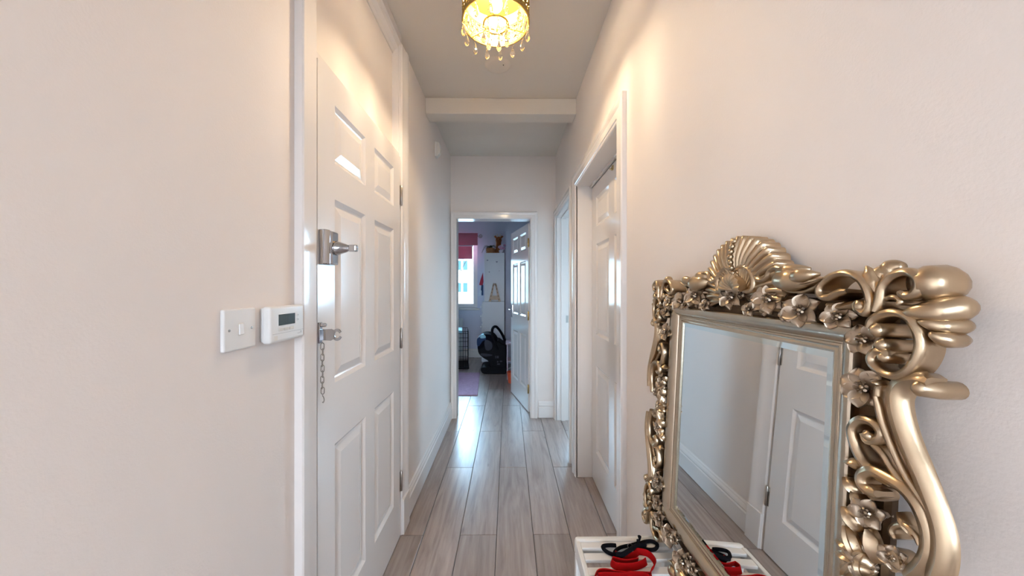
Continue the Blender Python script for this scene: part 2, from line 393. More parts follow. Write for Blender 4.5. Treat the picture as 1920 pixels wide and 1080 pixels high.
# door leaf ------------------------------------------------------------
def door_leaf(name, W, H, th, ucuts, vcuts, parent, m='gloss_paint'):
    """Leaf in local x (0..W), z (0..H), y 0 (front, faces -y) .. th. ucuts/vcuts = panel ranges."""
    b = MB()
    us = sorted({0, W, *[x for r in ucuts for x in r]}); zs = sorted({0, H, *[x for r in vcuts for x in r]})
    def isp(u0, u1, v0, v1): return (u0, u1) in ucuts and (v0, v1) in vcuts
    for side in (0, 1):
        Y0 = 0 if side == 0 else th; sg = 1 if side == 0 else -1
        for i in range(len(us)-1):
            for j in range(len(zs)-1):
                u0, u1, v0, v1 = us[i], us[i+1], zs[j], zs[j+1]
                if isp(u0, u1, v0, v1):
                    lev = [(0, 0), (0.004, 0.003), (0.012, 0.0085), (0.016, 0.010), (0.020, 0.010), (0.046, 0.0025)]
                    rings = []
                    for ins, dp in lev:
                        rings.append([(u0+ins, Y0+sg*dp, v0+ins), (u1-ins, Y0+sg*dp, v0+ins), (u1-ins, Y0+sg*dp, v1-ins), (u0+ins, Y0+sg*dp, v1-ins)])
                    b.loft(rings, True, False); b.add(rings[-1], [(0, 1, 2, 3)])
                else:
                    b.add([(u0, Y0, v0), (u1, Y0, v0), (u1, Y0, v1), (u0, Y0, v1)], [(0, 1, 2, 3)])
    b.add([(0, 0, 0), (0, th, 0), (0, th, H), (0, 0, H)], [(0, 1, 2, 3)]); b.add([(W, 0, 0), (W, th, 0), (W, th, H), (W, 0, H)], [(0, 1, 2, 3)])
    b.add([(0, 0, H), (W, 0, H), (W, th, H), (0, th, H)], [(0, 1, 2, 3)]); b.add([(0, 0, 0), (W, 0, 0), (W, th, 0), (0, th, 0)], [(0, 1, 2, 3)])
    o = b.build(name, m, parent)
    b2 = bmesh.new(); b2.from_mesh(o.data); bmesh.ops.remove_doubles(b2, verts=b2.verts, dist=1e-5); bmesh.ops.recalc_face_normals(b2, faces=b2.faces); b2.to_mesh(o.data); b2.free()
    return o
V6 = [(0.215, 0.785), (0.985, 1.580), (1.695, 1.885)]
def cuts(W, st=0.10, mu=0.092):
    h = (W-2*st-mu)/2
    return [(st, st+h), (st+h+mu, W-st)]

def hinge(parent, loc, rot, m='steel', h=0.10):
    b = MB(); b.lathe([(0.0005, -h/2-0.004), (0.003, -h/2-0.003), (0.0055, -h/2), (0.0055, h/2), (0.003, h/2+0.003), (0.0005, h/2+0.004)], n=10)
    b.box(-0.012, 0.012, 0.004, 0.007, -h/2, h/2)
    for k in (-0.3, -0.1, 0.1, 0.3): b.lathe([(0.0062, k*h-0.0006), (0.0062, k*h+0.0006)], n=10)
    o = b.build('hinge', m, parent, smooth=40); o.location = loc; o.rotation_euler = rot
    return o

# --- front door (left wall) : local x runs +Y, front faces +X
XD = -0.563
dr = empty('door_1', (XD, DY0+0.010, 0.008)); dr.rotation_euler.z = R(90)
struct(dr, 'white six-panel front door with chrome rim lock', 'door')
# rotation 90deg: local x -> +Y, local y -> -X ; front face at local y=0 looks to +X
WD = DY1-DY0-0.020
door_leaf('leaf', WD, 1.972, 0.044, cuts(WD), V6, dr)
for z in (0.285, 1.03, 1.775): hinge(dr, (WD+0.004, -0.006, z), (0, 0, 0))
# rim lock, local coords: x along door, -y towards hall
lk = MB()
lk.loft([[(x, y, z) for x, y in [(0.004, 0.0), (0.004, -0.016), (0.010, -0.022), (0.020, -0.0255), (0.026, -0.0258), (0.026, 0)]] for z in (1.362, 1.468)])
lk.loft([[(x, y, z) for x, y in [(0.0275, 0), (0.0275, -0.0252), (0.036, -0.0265), (0.070, -0.0255), (0.079, -0.0215), (0.085, -0.012), (0.085, 0)]] for z in (1.364, 1.466)])
lock = lk.build('rim_lock', 'chrome', dr, bevel=0.004, seg=3)
lock['label'] = 'polished chrome rim lock'
kb = MB(); c = (0.056, -0.0255, 1.416)
prof = [(0.0225, 0.0), (0.0225, 0.004), (0.0215, 0.007), (0.0140, 0.030), (0.0100, 0.039), (0.0080, 0.043)]
kb.lathe([(r, -h) for r, h in prof], c, 24, 'y')
kn = kb.build('thumb_turn', 'chrome', lock, smooth=35)
kb = MB(); kb.box(c[0]-0.0085, c[0]+0.0085, c[1]-0.067, c[1]-0.039, c[2]-0.0110, c[2]+0.0110); kb.build('turn_grip', 'chrome', lock, bevel=0.005, seg=3)
kk = boxes('lock_seam', 'led_dark', [(0.0260, 0.0275, -0.0235, 0, 1.366, 1.464)], lock)
# door chain keeper and hanging chain
cb = MB()
cb.box(0.000, 0.016, -0.006, 0.0, 1.128, 1.190)
cb.lathe([(0.006, 0), (0.006, -0.012), (0.004, -0.016)], (0.008, -0.006, 1.182), 12, 'y')
keeper = cb.build('chain_plate', 'chrome', dr, bevel=0.0012)
cb = MB()
pts = [(-0.002, 0.012), (0.026, 0.013), (0.034, 0.010)]
arc = [(0.044+0.0135*math.cos(R(a)), 0.0135*math.sin(R(a))) for a in range(135, 24, -12)]
inn = [(0.044+0.0075*math.cos(R(a)), 0.0075*math.sin(R(a))) for a in range(24, 337, 24)]
arc2 = [(0.044+0.0135*math.cos(R(a)), 0.0135*math.sin(R(a))) for a in range(-24, -136, -12)]
pl = pts+arc+inn+arc2+[(0.034, -0.010), (0.026, -0.013), (-0.002, -0.012)]
# fork stands out from the door towards the hall (-y) 
cb.loft([[(0.011, -0.006-x*1.02, 1.152+z*1.35) for x, z in pl], [(0.016, -0.006-x*1.02, 1.152+z*1.35) for x, z in pl]])
cb.build('chain_fork', 'chrome', keeper, bevel=0.0006)
def link(cx, cyy, cz, turn, s=1.0):
    P = []
    for k in range(16):
        a = 2*math.pi*k/16; lx = 0.0048*s*math.cos(a); lz = 0.0062*s*math.sin(a)+(0.0045*s if math.sin(a) > 0 else -0.0045*s)
        P.append((cx+lx*math.cos(turn), cyy+lx*math.sin(turn), cz+lz))
    return P
for k in range(9):
    b = MB(); b.tube(link(0.008+0.0015*math.sin(k*1.7), -0.010, 1.118-k*0.0165, R(20 if k % 2 else 95)), 0.0013, 6, True)
    b.build('chain_link', 'steel', keeper, smooth=60)
b = MB(); b.tube(catmull([(0.008, -0.010, 0.972), (0.012, -0.011, 0.966), (0.014, -0.012, 0.957), (0.010, -0.012, 0.950), (0.005, -0.012, 0.953)], 5), 0.0014, 6); b.build('chain_hook', 'steel', keeper, smooth=60)

# front door frame: casing legs to the ceiling, recessed panel above, ceiling trim
fr = empty('trim_2', (XL, DY0, 0)); struct(fr, 'white frame around the front door with a panel above', 'door frame')
def W2(o, par):  # keep world placement under a parent that is only translated
    o.location = -Vector(par.location); return o
def leg(y0, y1, name):
    b = MB(); w = y1-y0
    prof = [(y0, XL), (y0, XL+0.020), (y0+0.004, XL+0.024), (y0+w*0.35, XL+0.023), (y0+w*0.42, XL+0.019), (y1-0.008, XL+0.017), (y1-0.004, XL+0.014), (y1, XL+0.012), (y1, XL)]
    if name == 'far': prof = [(y0+y1-p, q) for p, q in prof][::-1]
    b.loft([[(q, p, z) for p, q in prof] for z in (0.0, 2.585)])
    return W2(b.build('casing', 'gloss_paint', fr, smooth=30), fr)
leg(0.925, DY0+0.004, 'near'); leg(DY1+0.006, DY1+0.112, 'far')
b = MB(); b.box(XL, XL+0.0275, DY1+0.008, DY1+0.113, 0, 0.185); W2(b.build('plinth_block', 'gloss_paint', fr, bevel=0.003), fr)
b = MB(); b.box(XL-T, XL, DY0-0.03, DY0+0.002, 0, 2.60); b.box(XL-T, XL, DY1-0.002, DY1+0.03, 0, 2.60)
W2(b.build('lining', 'gloss_paint', fr), fr)
b = MB(); b.box(XL-0.060, XL-0.032, DY0, DY1, 1.990, 2.60); W2(b.build('over_panel', 'wall_paint', fr), fr)
b = MB(); b.box(XL-0.075, XL+0.004, DY0, DY1, 1.984, 2.006); W2(b.build('head_rail', 'gloss_paint', fr, bevel=0.002), fr)
b = MB(); b.loft([[(XL+q, y, z) for q, z in [(-0.032, 2.530), (-0.026, 2.530), (-0.020, 2.545), (0.000, 2.558), (0.004, 2.575), (0.014, 2.582), (0.016, ZC), (-0.032, ZC)]] for y in (0.95, DY1+0.0)]); W2(b.build('ceiling_trim', 'gloss_paint', fr, smooth=30), fr)
# door stop behind the leaf so no light leaks
b = MB(); b.box(XD-0.075, XD-0.046, DY0, DY0+0.05, 0, 1.99); b.box(XD-0.075, XD-0.046, DY1-0.05, DY1, 0, 1.99); W2(b.build('door_stop', 'gloss_paint', fr), fr)

# --- closed recessed door on the right wall
XD2 = 0.576
d2 = empty('door_2', (XD2, A1-0.004, 0.008)); d2.rotation_euler.z = R(-90)   # local x -> -Y, front (-y) -> -X
struct(d2, 'closed white six-panel door recessed in the mirror wall', 'door')
WD2 = A1-A0-0.010
door_leaf('leaf', WD2, 1.975, 0.040, cuts(WD2, 0.105, 0.10), V6, d2)
b = MB(); b.box(0.455, 0.475, -0.006, 0.002, 1.940, 1.965); b.lathe([(0.005, 0), (0.005, -0.010), (0.003, -0.013)], (0.465, -0.004, 1.945), 10, 'y'); b.build('ball_catch', 'brass', d2, smooth=40)
fr2 = empty('trim_3', (XR, A0, 0)); struct(fr2, 'white architrave around the closed recessed door', 'door frame')
W2(architrave('architrave', (XR, A0, 0), (0, 1, 0), (-1, 0, 0), A1-A0, HZ+0.01, fr2, 0.090), fr2)
b = MB(); b.box(XR-0.008, XR+T+0.03, A0-0.02, A0, 0, HZ+0.03); b.box(XR-0.008, XR+T+0.03, A1, A1+0.02, 0, HZ+0.03); b.box(XR-0.008, XR+T+0.03, A0, A1, HZ+0.008, HZ+0.03)
W2(b.build('lining', 'gloss_paint', fr2, bevel=0.0015), fr2)
b = MB(); b.box(XD2-0.016, XD2-0.003, A0, A0+0.012, 0, HZ); b.box(XD2-0.016, XD2-0.003, A0, A1, HZ-0.004, HZ+0.008); W2(b.build('door_stop', 'gloss_paint', fr2), fr2)

# --- open doorway to the side room
fr3 = empty('trim_4', (XR, B0, 0)); struct(fr3, 'white architrave of the open side doorway at the far end', 'door frame')
W2(architrave('architrave', (XR, B0, 0), (0, 1, 0), (-1, 0, 0), B1-B0, HZ, fr3, 0.066), fr3)
b = MB(); b.box(XR-0.006, XR+T+0.02, B0-0.02, B0, 0, HZ+0.02); b.box(XR-0.006, XR+T+0.02, B1, B1+0.02, 0, HZ+0.02); b.box(XR-0.006, XR+T+0.02, B0, B1, HZ, HZ+0.02)
W2(b.build('lining', 'gloss_paint', fr3, bevel=0.0015), fr3)
b = MB(); b.box(XR+0.045, XR+0.085, B1-0.013, B1, 0, HZ); b.box(XR+0.045, XR+0.085, B0, B1, HZ-0.013, HZ); W2(b.build('door_stop', 'gloss_paint', fr3), fr3)
b = MB(); b.box(XR+0.092, XR+0.116, B1-0.002, B1+0.001, 0.96, 1.03); W2(b.build('strike_plate', 'steel', fr3), fr3)

# --- bedroom doorway
fr4 = empty('trim_5', (EX0, YE, 0)); struct(fr4, 'white architrave of the bedroom doorway at the hallway end', 'door frame')
b = MB()
pr = [(a, t) for a, t in CAS]
cl = 0.057/0.070
rings = [[(EX0-a*cl, YE-t, 0) for a, t in pr], [(EX0-a*cl, YE-t, HZ+a) for a, t in pr], [(EX1+a, YE-t, HZ+a) for a, t in pr], [(EX1+a, YE-t, 0) for a, t in pr]]
b.loft(rings); W2(b.build('architrave', 'gloss_paint', fr4, smooth=25), fr4)
b = MB(); b.box(EX0-0.02, EX0, YE-0.006, YE+0.13, 0, HZ+0.02); b.box(EX1, EX1+0.02, YE-0.006, YE+0.13, 0, HZ+0.02); b.box(EX0, EX1, YE-0.006, YE+0.13, HZ, HZ+0.02)
W2(b.build('lining', 'gloss_paint', fr4, bevel=0.0015), fr4)
# open bedroom door leaf, hinged on the far jamb
hx, hy = EX1-0.012, YE+0.128
ang = math.atan2(4.262-hy, 0.036-hx)
d3 = empty('door_3', (hx, hy, 0.010)); d3.rotation_euler.z = ang
struct(d3, 'white six-panel bedroom door standing open', 'door')
WD3 = 0.735
# local x along the leaf, local +y is the side that looks towards the window
lf = door_leaf('leaf', WD3, 1.965, 0.040, cuts(WD3, 0.095, 0.09), V6, d3); lf.location.y = -0.040
for z in (0.24, 1.0, 1.76): hinge(d3, (-0.004, 0.004, z), (0, 0, R(180)), 'brass', 0.09)
hb = MB(); hx_ = WD3-0.055
hb.box(hx_-0.020, hx_+0.020, 0.0, 0.006, 0.93, 1.08)
hb.tube([(hx_, 0.004, 1.03), (hx_, 0.045, 1.03), (hx_-0.02, 0.052, 1.03), (hx_-0.11, 0.052, 1.028)], [0.009, 0.009, 0.009, 0.007], 10)
hb.build('lever_handle', 'chrome', d3, smooth=40)

# ------------------------------------------------------------------ windows
def window(n, x0, x1, z0, z1, y, label, mull=None, facing=1, glass='window_glass'):
    w = empty('window_%d' % n, ((x0+x1)/2, y, z0)); struct(w, label, 'window')
    b = MB(); f = 0.085; d0, d1 = y, y+0.07*facing
    b.box(x0, x1, min(d0, d1), max(d0, d1), z0, z0+f); b.box(x0, x1, min(d0, d1), max(d0, d1), z1-f, z1)
    b.box(x0, x0+f, min(d0, d1), max(d0, d1), z0+f, z1-f); b.box(x1-f, x1, min(d0, d1), max(d0, d1), z0+f, z1-f)
    if mull: b.box(mull-0.04, mull+0.04, min(d0, d1), max(d0, d1), z0+f, z1-f)
    W2(b.build('window_frame', 'gloss_paint', w, bevel=0.005), w)
    xs = [x0+f, mull-0.04, mull+0.04, x1-f] if mull else [x0+f, x1-f]
    for i in range(0, len(xs), 2):
        b = MB(); yy = y+0.035*facing; b.box(xs[i]-0.004, xs[i+1]+0.004, yy-0.003, yy+0.003, z0+f-0.004, z1-f+0.004)
        W2(b.build('pane', glass, w), w)
    return w
w1 = window(1, -1.62, -0.575, 0.92, 2.28, 6.47, 'bright bedroom window above the wire dog crate', -1.17)
b = MB(); b.box(-1.66, -0.530, 6.355, 6.47, 0.890, 0.920); W2(b.build('window_sill', 'gloss_paint', w1, bevel=0.006), w1)
window(2, 1.00, 2.65, 0.93, 2.25, 5.58, 'side room window out of sight, mirrored in the front door paint', 1.82)
w3 = empty('window_3', (XR+0.06, -1.12, 0.80)); struct(w3, 'unseen window added behind the viewer for soft daylight on the near walls', 'window')  # unseen window, added to bring soft daylight onto the near walls
b = MB()
for t in ((-1.62, -0.62, 0.80, 0.87), (-1.62, -0.62, 2.03, 2.10), (-1.62, -1.55, 0.87, 2.03), (-0.69, -0.62, 0.87, 2.03)): b.box(XR+0.03, XR+0.09, *t)
W2(b.build('window_frame', 'gloss_paint', w3, bevel=0.005), w3)
b = MB(); b.box(XR+0.057, XR+0.063, -1.554, -0.686, 0.866, 2.034); W2(b.build('pane', 'daylight_warming_glass', w3), w3)
w5 = empty('window_5', (2.92, 3.47, 1.10)); struct(w5, 'unseen side room window added to brighten the far end of the hallway', 'window')  # added out of view to send more daylight through the side doorway
b = MB()
for t in ((3.15, 3.80, 1.10, 1.17), (3.15, 3.80, 1.83, 1.90), (3.15, 3.22, 1.17, 1.83), (3.73, 3.80, 1.17, 1.83)): b.box(2.89, 2.95, *t)
W2(b.build('window_frame', 'gloss_paint', w5, bevel=0.005), w5)
b = MB(); b.box(2.917, 2.923, 3.216, 3.734, 1.166, 1.834); W2(b.build('pane', 'window_glass', w5), w5)
window(4, -0.35, 0.25, 0.55, 2.15, -2.12, 'narrow unseen window added behind the viewer to light the end wall', glass='daylight_warming_glass')  # unseen, added to throw daylight down the hall to the end wall

# ------------------------------------------------------------------ outside
struct(boxes('ground', 'asphalt', [(-90, 90, -60, 120, -3.4, -3.2)]), 'street level ground outside the windows', 'ground')
bl = empty('apartment_building', (-8, 45, -3.2)); tag(bl, 'pale cream building seen through the bedroom window', 'building')
b = MB(); b.box(-26, 6, 45, 53, -3.2, 9.2); W2(b.build('facade', 'facade_cream', bl), bl)
b = MB(); b.box(-26.3, 6.3, 44.7, 53.3, 9.2, 9.6); W2(b.build('roof_slab', 'facade_trim', bl), bl)
for st in range(4):
    for k in range(10):
        cx = -6.05-2.6*(k-3.0)-0.0
        z0 = 0.74+2.9*(st-1)
        for s in (-0.42, 0.42):
            b = MB(); b.box(cx+s-0.37, cx+s+0.37, 44.90, 45.02, z0-0.05, z0+1.32); wf = W2(b.build('window', 'facade_trim', bl), bl)
            b = MB(); b.box(cx+s-0.29, cx+s+0.29, 44.87, 44.91, z0+0.03, z0+1.24); b.build('pane', 'facade_glass', wf)
        b = MB(); b.box(cx-0.9, cx+0.9, 44.8, 45.0, z0-0.32, z0-0.12); W2(b.build('sill', 'facade_trim', bl), bl)
# ------------------------------------------------------------------ chandelier
LX, LY = -0.052, 1.45
def chandelier():
    root = empty('chandelier', (LX, LY, ZC)); tag(root, 'gold filigree ceiling chandelier with hanging crystal drops', 'chandelier')
    RS, Z0 = 0.140, -0.196
    b = MB(); b.lathe([(0.001, -0.001), (0.060, -0.001), (0.060, -0.012), (0.020, -0.022), (0.012, -0.050), (0.001, -0.050)], n=28); b.build('ceiling_plate', 'shade_gold', root, smooth=35)
    # closed upper pan of the shade
    b = MB(); b.lathe([(0.020, -0.040), (0.090, -0.048), (0.128, -0.068), (RS, -0.105), (RS+0.001, -0.105), (0.129, -0.066), (0.091, -0.045), (0.020, -0.037)], n=40, caps=False); b.build('shade_top', 'shade_gold', root, smooth=35)
    # pierced filigree band: a sheet with small holes, raised rings on it
    b = MB(); n = 96; rws = 11; zt, zb = -0.105, Z0
    def cyl(k, j, rr): a = 2*math.pi*k/n; return (rr*math.cos(a), rr*math.sin(a), zt+(zb-zt)*j/rws)
    for j in range(rws):
        for k in range(n):
            if j % 3 == 1 and k % 4 in (1, 2): continue
            b.add([cyl(k, j, RS), cyl(k+1, j, RS), cyl(k+1, j+1, RS), cyl(k, j+1, RS)], [(0, 1, 2, 3)])
    for row in range(4):
        zz = -0.116-row*0.0215
        for k in range(34):
            a = 2*math.pi*(k+0.5*(row % 2))/34; P = []
            for q in range(7):
                t = 2*math.pi*q/7; aa = a+0.0108*math.cos(t)/RS; P.append((RS*math.cos(aa), RS*math.sin(aa), zz+0.0108*math.sin(t)))
            b.tube(P, 0.0016, 4, True)
            b.ball((RS*math.cos(a), RS*math.sin(a), zz), 0.0036, 6, 4)
    fb = b.build('filigree_band', 'shade_gold', root, smooth=50); fb['kind'] = 'stuff'
    for z, rr in ((-0.105, 0.003), (Z0, 0.0042), (Z0+0.007, 0.0022)):
        b = MB(); b.tube([(RS*math.cos(2*math.pi*k/48), RS*math.sin(2*math.pi*k/48), z) for k in range(48)], rr, 6, True); b.build('shade_rim', 'shade_gold', root, smooth=60)
    b = MB(); b.tube([(0.052*math.cos(2*math.pi*k/32), 0.052*math.sin(2*math.pi*k/32), -0.202) for k in range(32)], 0.0045, 6, True)
    for k in range(3):
        a = 2*math.pi*k/3+0.4; b.tube([(0.052*math.cos(a), 0.052*math.sin(a), -0.202), (RS*math.cos(a), RS*math.sin(a), Z0)], 0.0018, 6)
    b.build('inner_ring', 'shade_gold', root, smooth=60)
    b = MB(); b.lathe([(0.012, -0.045), (0.017, -0.048), (0.017, -0.064), (0.012, -0.068)], n=16); b.build('lamp_holder', 'white_plastic', root, smooth=35)
    b = MB(); b.lathe([(0.008, -0.066), (0.013, -0.072), (0.020, -0.086), (0.026, -0.104), (0.028, -0.117), (0.025, -0.131), (0.017, -0.141), (0.006, -0.1455), (0.0005, -0.146)], n=20); b.build('bulb', 'bulb_glow', root, smooth=60)
    # crystal strands: bead, bead, teardrop
    bead = MB(); bead.lathe([(0.0005, 0.006), (0.0045, 0.004), (0.0062, 0), (0.0045, -0.004), (0.0005, -0.006)], n=8)
    drop = MB(); drop.lathe([(0.0005, 0), (0.003, -0.003), (0.0060, -0.014), (0.0100, -0.028), (0.0108, -0.035), (0.0075, -0.044), (0.0005, -0.050)], n=8)
    b0 = bead.build('crystal_bead', 'crystal', root); d0 = drop.build('crystal_drop', 'pendant_glass', root)
    used = [0, 0]
    def put(src, i, p):
        if used[i] == 0: src.location = p; used[i] = 1
        else: cp(src, root, p)
    for k in range(14):
        a = 2*math.pi*(k+0.25)/14; x, y = (RS-0.004)*math.cos(a), (RS-0.004)*math.sin(a)
        put(b0, 0, (x, y, Z0-0.010)); put(d0, 1, (x, y, Z0-0.017))
    for k in range(7):
        a = 2*math.pi*(k+0.5)/7; x, y = 0.052*math.cos(a), 0.052*math.sin(a)
        for q in range(2): put(b0, 0, (x, y, -0.213-0.012*q))
        put(d0, 1, (x, y, -0.232))
    return root
chandelier()
# smoke alarm on the ceiling
sm = empty('smoke_alarm', (-0.062, 2.02, ZC)); tag(sm, 'low round white smoke alarm on the ceiling behind the chandelier', 'smoke alarm')
b = MB(); b.lathe([(0.0005, -0.014), (0.055, -0.0135), (0.066, -0.010), (0.074, -0.004), (0.077, 0), (0.0005, 0)], n=36); b.build('housing', 'ceiling_paint', sm, smooth=35)
b = MB(); b.lathe([(0.0005, -0.0165), (0.003, -0.016), (0.004, -0.012)], (0.034, -0.02, 0), 10); b.build('indicator', 'led_dark', sm, smooth=40)

# motion sensor high on the left wall
ms = empty('motion_sensor', (XL, 2.70, 2.33)); tag(ms, 'small white motion sensor high on the wall before the bedroom', 'sensor')
b = MB(); b.box(0, 0.018, -0.028, 0.028, 0, 0.115); b.build('back_box', 'white_plastic', ms, bevel=0.004)
b = MB(); b.prism([(0.018, 0.004), (0.034, 0.018), (0.044, 0.050), (0.040, 0.100), (0.030, 0.113), (0.018, 0.113)], -0.026, 0.026, 'xz'); b.build('cover', 'white_plastic', ms, bevel=0.004)
b = MB(); b.prism([(0.040, 0.030), (0.0455, 0.046), (0.0455, 0.060), (0.042, 0.072)], -0.019, 0.019, 'xz'); b.build('lens', 'plastic_cream', ms, bevel=0.002)

# ------------------------------------------------------------------ switch and thermostat
sw = empty('light_switch', (XL, 0.7295, 1.213)); tag(sw, 'white single rocker light switch beside the thermostat', 'light switch')
b = MB(); b.box(0, 0.009, -0.0435, 0.0435, -0.0435, 0.0435); b.build('face_plate', 'white_plastic', sw, bevel=0.0035, seg=3)
b = MB(); b.prism([(0.0085, -0.0115), (0.0125, -0.0115), (0.0105, 0.0115), (0.0085, 0.0115)], -0.006, 0.006, 'xz'); b.build('rocker', 'white_plastic', sw, bevel=0.001)
b = MB(); b.box(0.0085, 0.0095, -0.0072, 0.0072, -0.0128, 0.0128); b.build('rocker_surround', 'plastic_cream', sw)
for y in (-0.0302, 0.0302):
    b = MB(); b.lathe([(0.0005, 0.0100), (0.0026, 0.0098), (0.0030, 0.0088)], (0, y, 0), 12, 'x'); b.build('screw', 'steel', sw, smooth=40)

th = empty('thermostat', (XL, 0.857, 1.213)); tag(th, 'white digital wall thermostat with a small dark screen', 'thermostat')
b = MB(); b.box(0, 0.008, -0.060, 0.060, -0.040, 0.040); b.build('back_plate', 'white_plastic', th, bevel=0.003)
b = MB(); b.box(0.007, 0.028, -0.066, 0.0645, -0.0435, 0.0435); b.build('housing', 'white_plastic', th, bevel=0.007, seg=4)
b = MB(); b.box(0.0275, 0.0287, -0.041, 0.027, -0.006, 0.026); b.build('screen_bezel', 'white_plastic', th, bevel=0.0006)
b = MB(); b.box(0.0280, 0.0292, -0.038, 0.024, -0.003, 0.0235); scr = b.build('screen', 'lcd', th)
b = MB()
def seg(y0, y1, z0, z1): b.box(0.0291, 0.0294, y0, y1, z0, z1)
def digit(y, segs):
    w, h, t = 0.005, 0.0125, 0.0011; z = 0.004
    if 'a' in segs: seg(y, y+w, z+h-t, z+h)
    if 'g' in segs: seg(y, y+w, z+h/2-t/2, z+h/2+t/2)
    if 'd' in segs: seg(y, y+w, z, z+t)
    if 'f' in segs: seg(y, y+t, z+h/2, z+h)
    if 'b' in segs: seg(y+w-t, y+w, z+h/2, z+h)
    if 'e' in segs: seg(y, y+t, z, z+h/2)
    if 'c' in segs: seg(y+w-t, y+w, z, z+h/2)
digit(-0.013, 'abged'); digit(-0.005, 'bc')
b.build('digits', 'lcd_digit', scr)
for k in range(3):
    b = MB(); y = -0.030+k*0.0205; b.box(0.0275, 0.0298, y-0.0080, y+0.0080, -0.0165, -0.0095); b.build('button', 'plastic_cream', th, bevel=0.001)
for k, z in enumerate((0.018, 0.006)):
    b = MB(); b.box(0.0275, 0.0294, 0.0325, 0.0395, z-0.0042, z+0.0042); b.build('button', 'white_plastic', th, bevel=0.001)
    b = MB(); b.prism([(0.0335, z-0.0016), (0.0385, z-0.0016), (0.036, z+0.0022)] if k == 0 else [(0.0335, z+0.0016), (0.0385, z+0.0016), (0.036, z-0.0022)], 0.0293, 0.0297, 'yz'); b.build('arrow', 'plastic_grey', th)
b = MB(); b.box(0.0277, 0.0283, -0.058, 0.060, -0.0222, -0.0214); b.build('flap_seam', 'plastic_grey', th)
b = MB(); b.box(0.0277, 0.0284, -0.052, -0.041, -0.037, -0.0265); b.build('logo_patch', 'plastic_cream', th)
b = MB(); b.box(0.0277, 0.0283, 0.036, 0.054, -0.0305, -0.0295); b.box(0.0277, 0.0283, 0.048, 0.053, -0.028, -0.0255); b.build('print_mark', 'plastic_grey', th)

# ------------------------------------------------------------------ ornate mirror
AL = R(2.7)
MO = Vector((0.4388, 0.668, 0.975)); WS = 0.70
MU = Vector((0, -1, 0)); MV = Vector((math.sin(AL), 0, math.cos(AL))); MW = Vector((-math.cos(AL), 0, math.sin(AL)))
mir = empty('ornate_mirror'); tag(mir, 'champagne gold baroque mirror with shell crest leaning on the wall', 'mirror')
mm = Matrix.Identity(4)
for i in range(3): mm[i][0] = MU[i]; mm[i][1] = MV[i]; mm[i][2] = MW[i]; mm[i][3] = MO[i]
mir.matrix_world = mm
def mp(px, py, w=0.05):
    w *= WS; r = ray(px, py); c0 = Vector((0, 0, CAMZ)); t = (w-(c0-MO).dot(MW))/r.dot(MW); p = c0+r*t-MO
    return (p.dot(MU), p.dot(MV))
GW, GT, GB = 0.207, 0.241, -0.241     # glass half width, top, bottom (local)
# glass with a bevelled border
b = MB(); bw = 0.014
o1 = [(-GW, GB, -0.001), (GW, GB, -0.001), (GW, GT, -0.001), (-GW, GT, -0.001)]
i1 = [(-GW+bw, GB+bw, 0.0002), (GW-bw, GB+bw, 0.0002), (GW-bw, GT-bw, 0.0002), (-GW+bw, GT-bw, 0.0002)]
b.cur = 0; b.add(i1, [(0, 1, 2, 3)])
b.cur = 1; b.loft([o1, i1], True, False)
b.cur = 0; b.loft([[(x, y, -0.006) for x, y, z in o1], o1], True, False); b.add([(x, y, -0.006) for x, y, z in o1], [(0, 3, 2, 1)])
b.build('mirror_glass', ['mirror_silver', 'mirror_edge'], mir)
# moulding (mitred)
def rect(a, w): return [(-GW-a, GB-a, w), (GW+a, GB-a, w), (GW+a, GT+a, w), (-GW-a, GT+a, w)]
prof = [(-0.004, -0.004), (-0.004, 0.003), (-0.001, 0.005), (0.002, 0.003), (0.004, 0.0035), (0.006, 0.007), (0.009, 0.007), (0.010, 0.005), (0.012, 0.006), (0.0135, 0.011), (0.017, 0.016), (0.022, 0.021), (0.028, 0.0255), (0.032, 0.0260), (0.0345, 0.023), (0.0355, 0.016), (0.0355, 0.0), (0.0355, -0.010)]
b = MB(); b.loft([rect(a, w*(0.62 if w > 0 else 1)) for a, w in prof], True, False); b.build('moulding', 'champagne_frame', mir, smooth=40)
# backboard / ornament ground
b = MB(); b.loft([rect(-0.010, -0.013), rect(-0.010, -0.0065), rect(0.033, -0.0065), rect(0.034, 0.004), rect(0.066, 0.002), rect(0.070, -0.003), rect(0.068, -0.013)], True, False); b.add(rect(0.068, -0.013), [(0, 1, 2, 3)])
b.build('backboard', 'bronze_ground', mir)

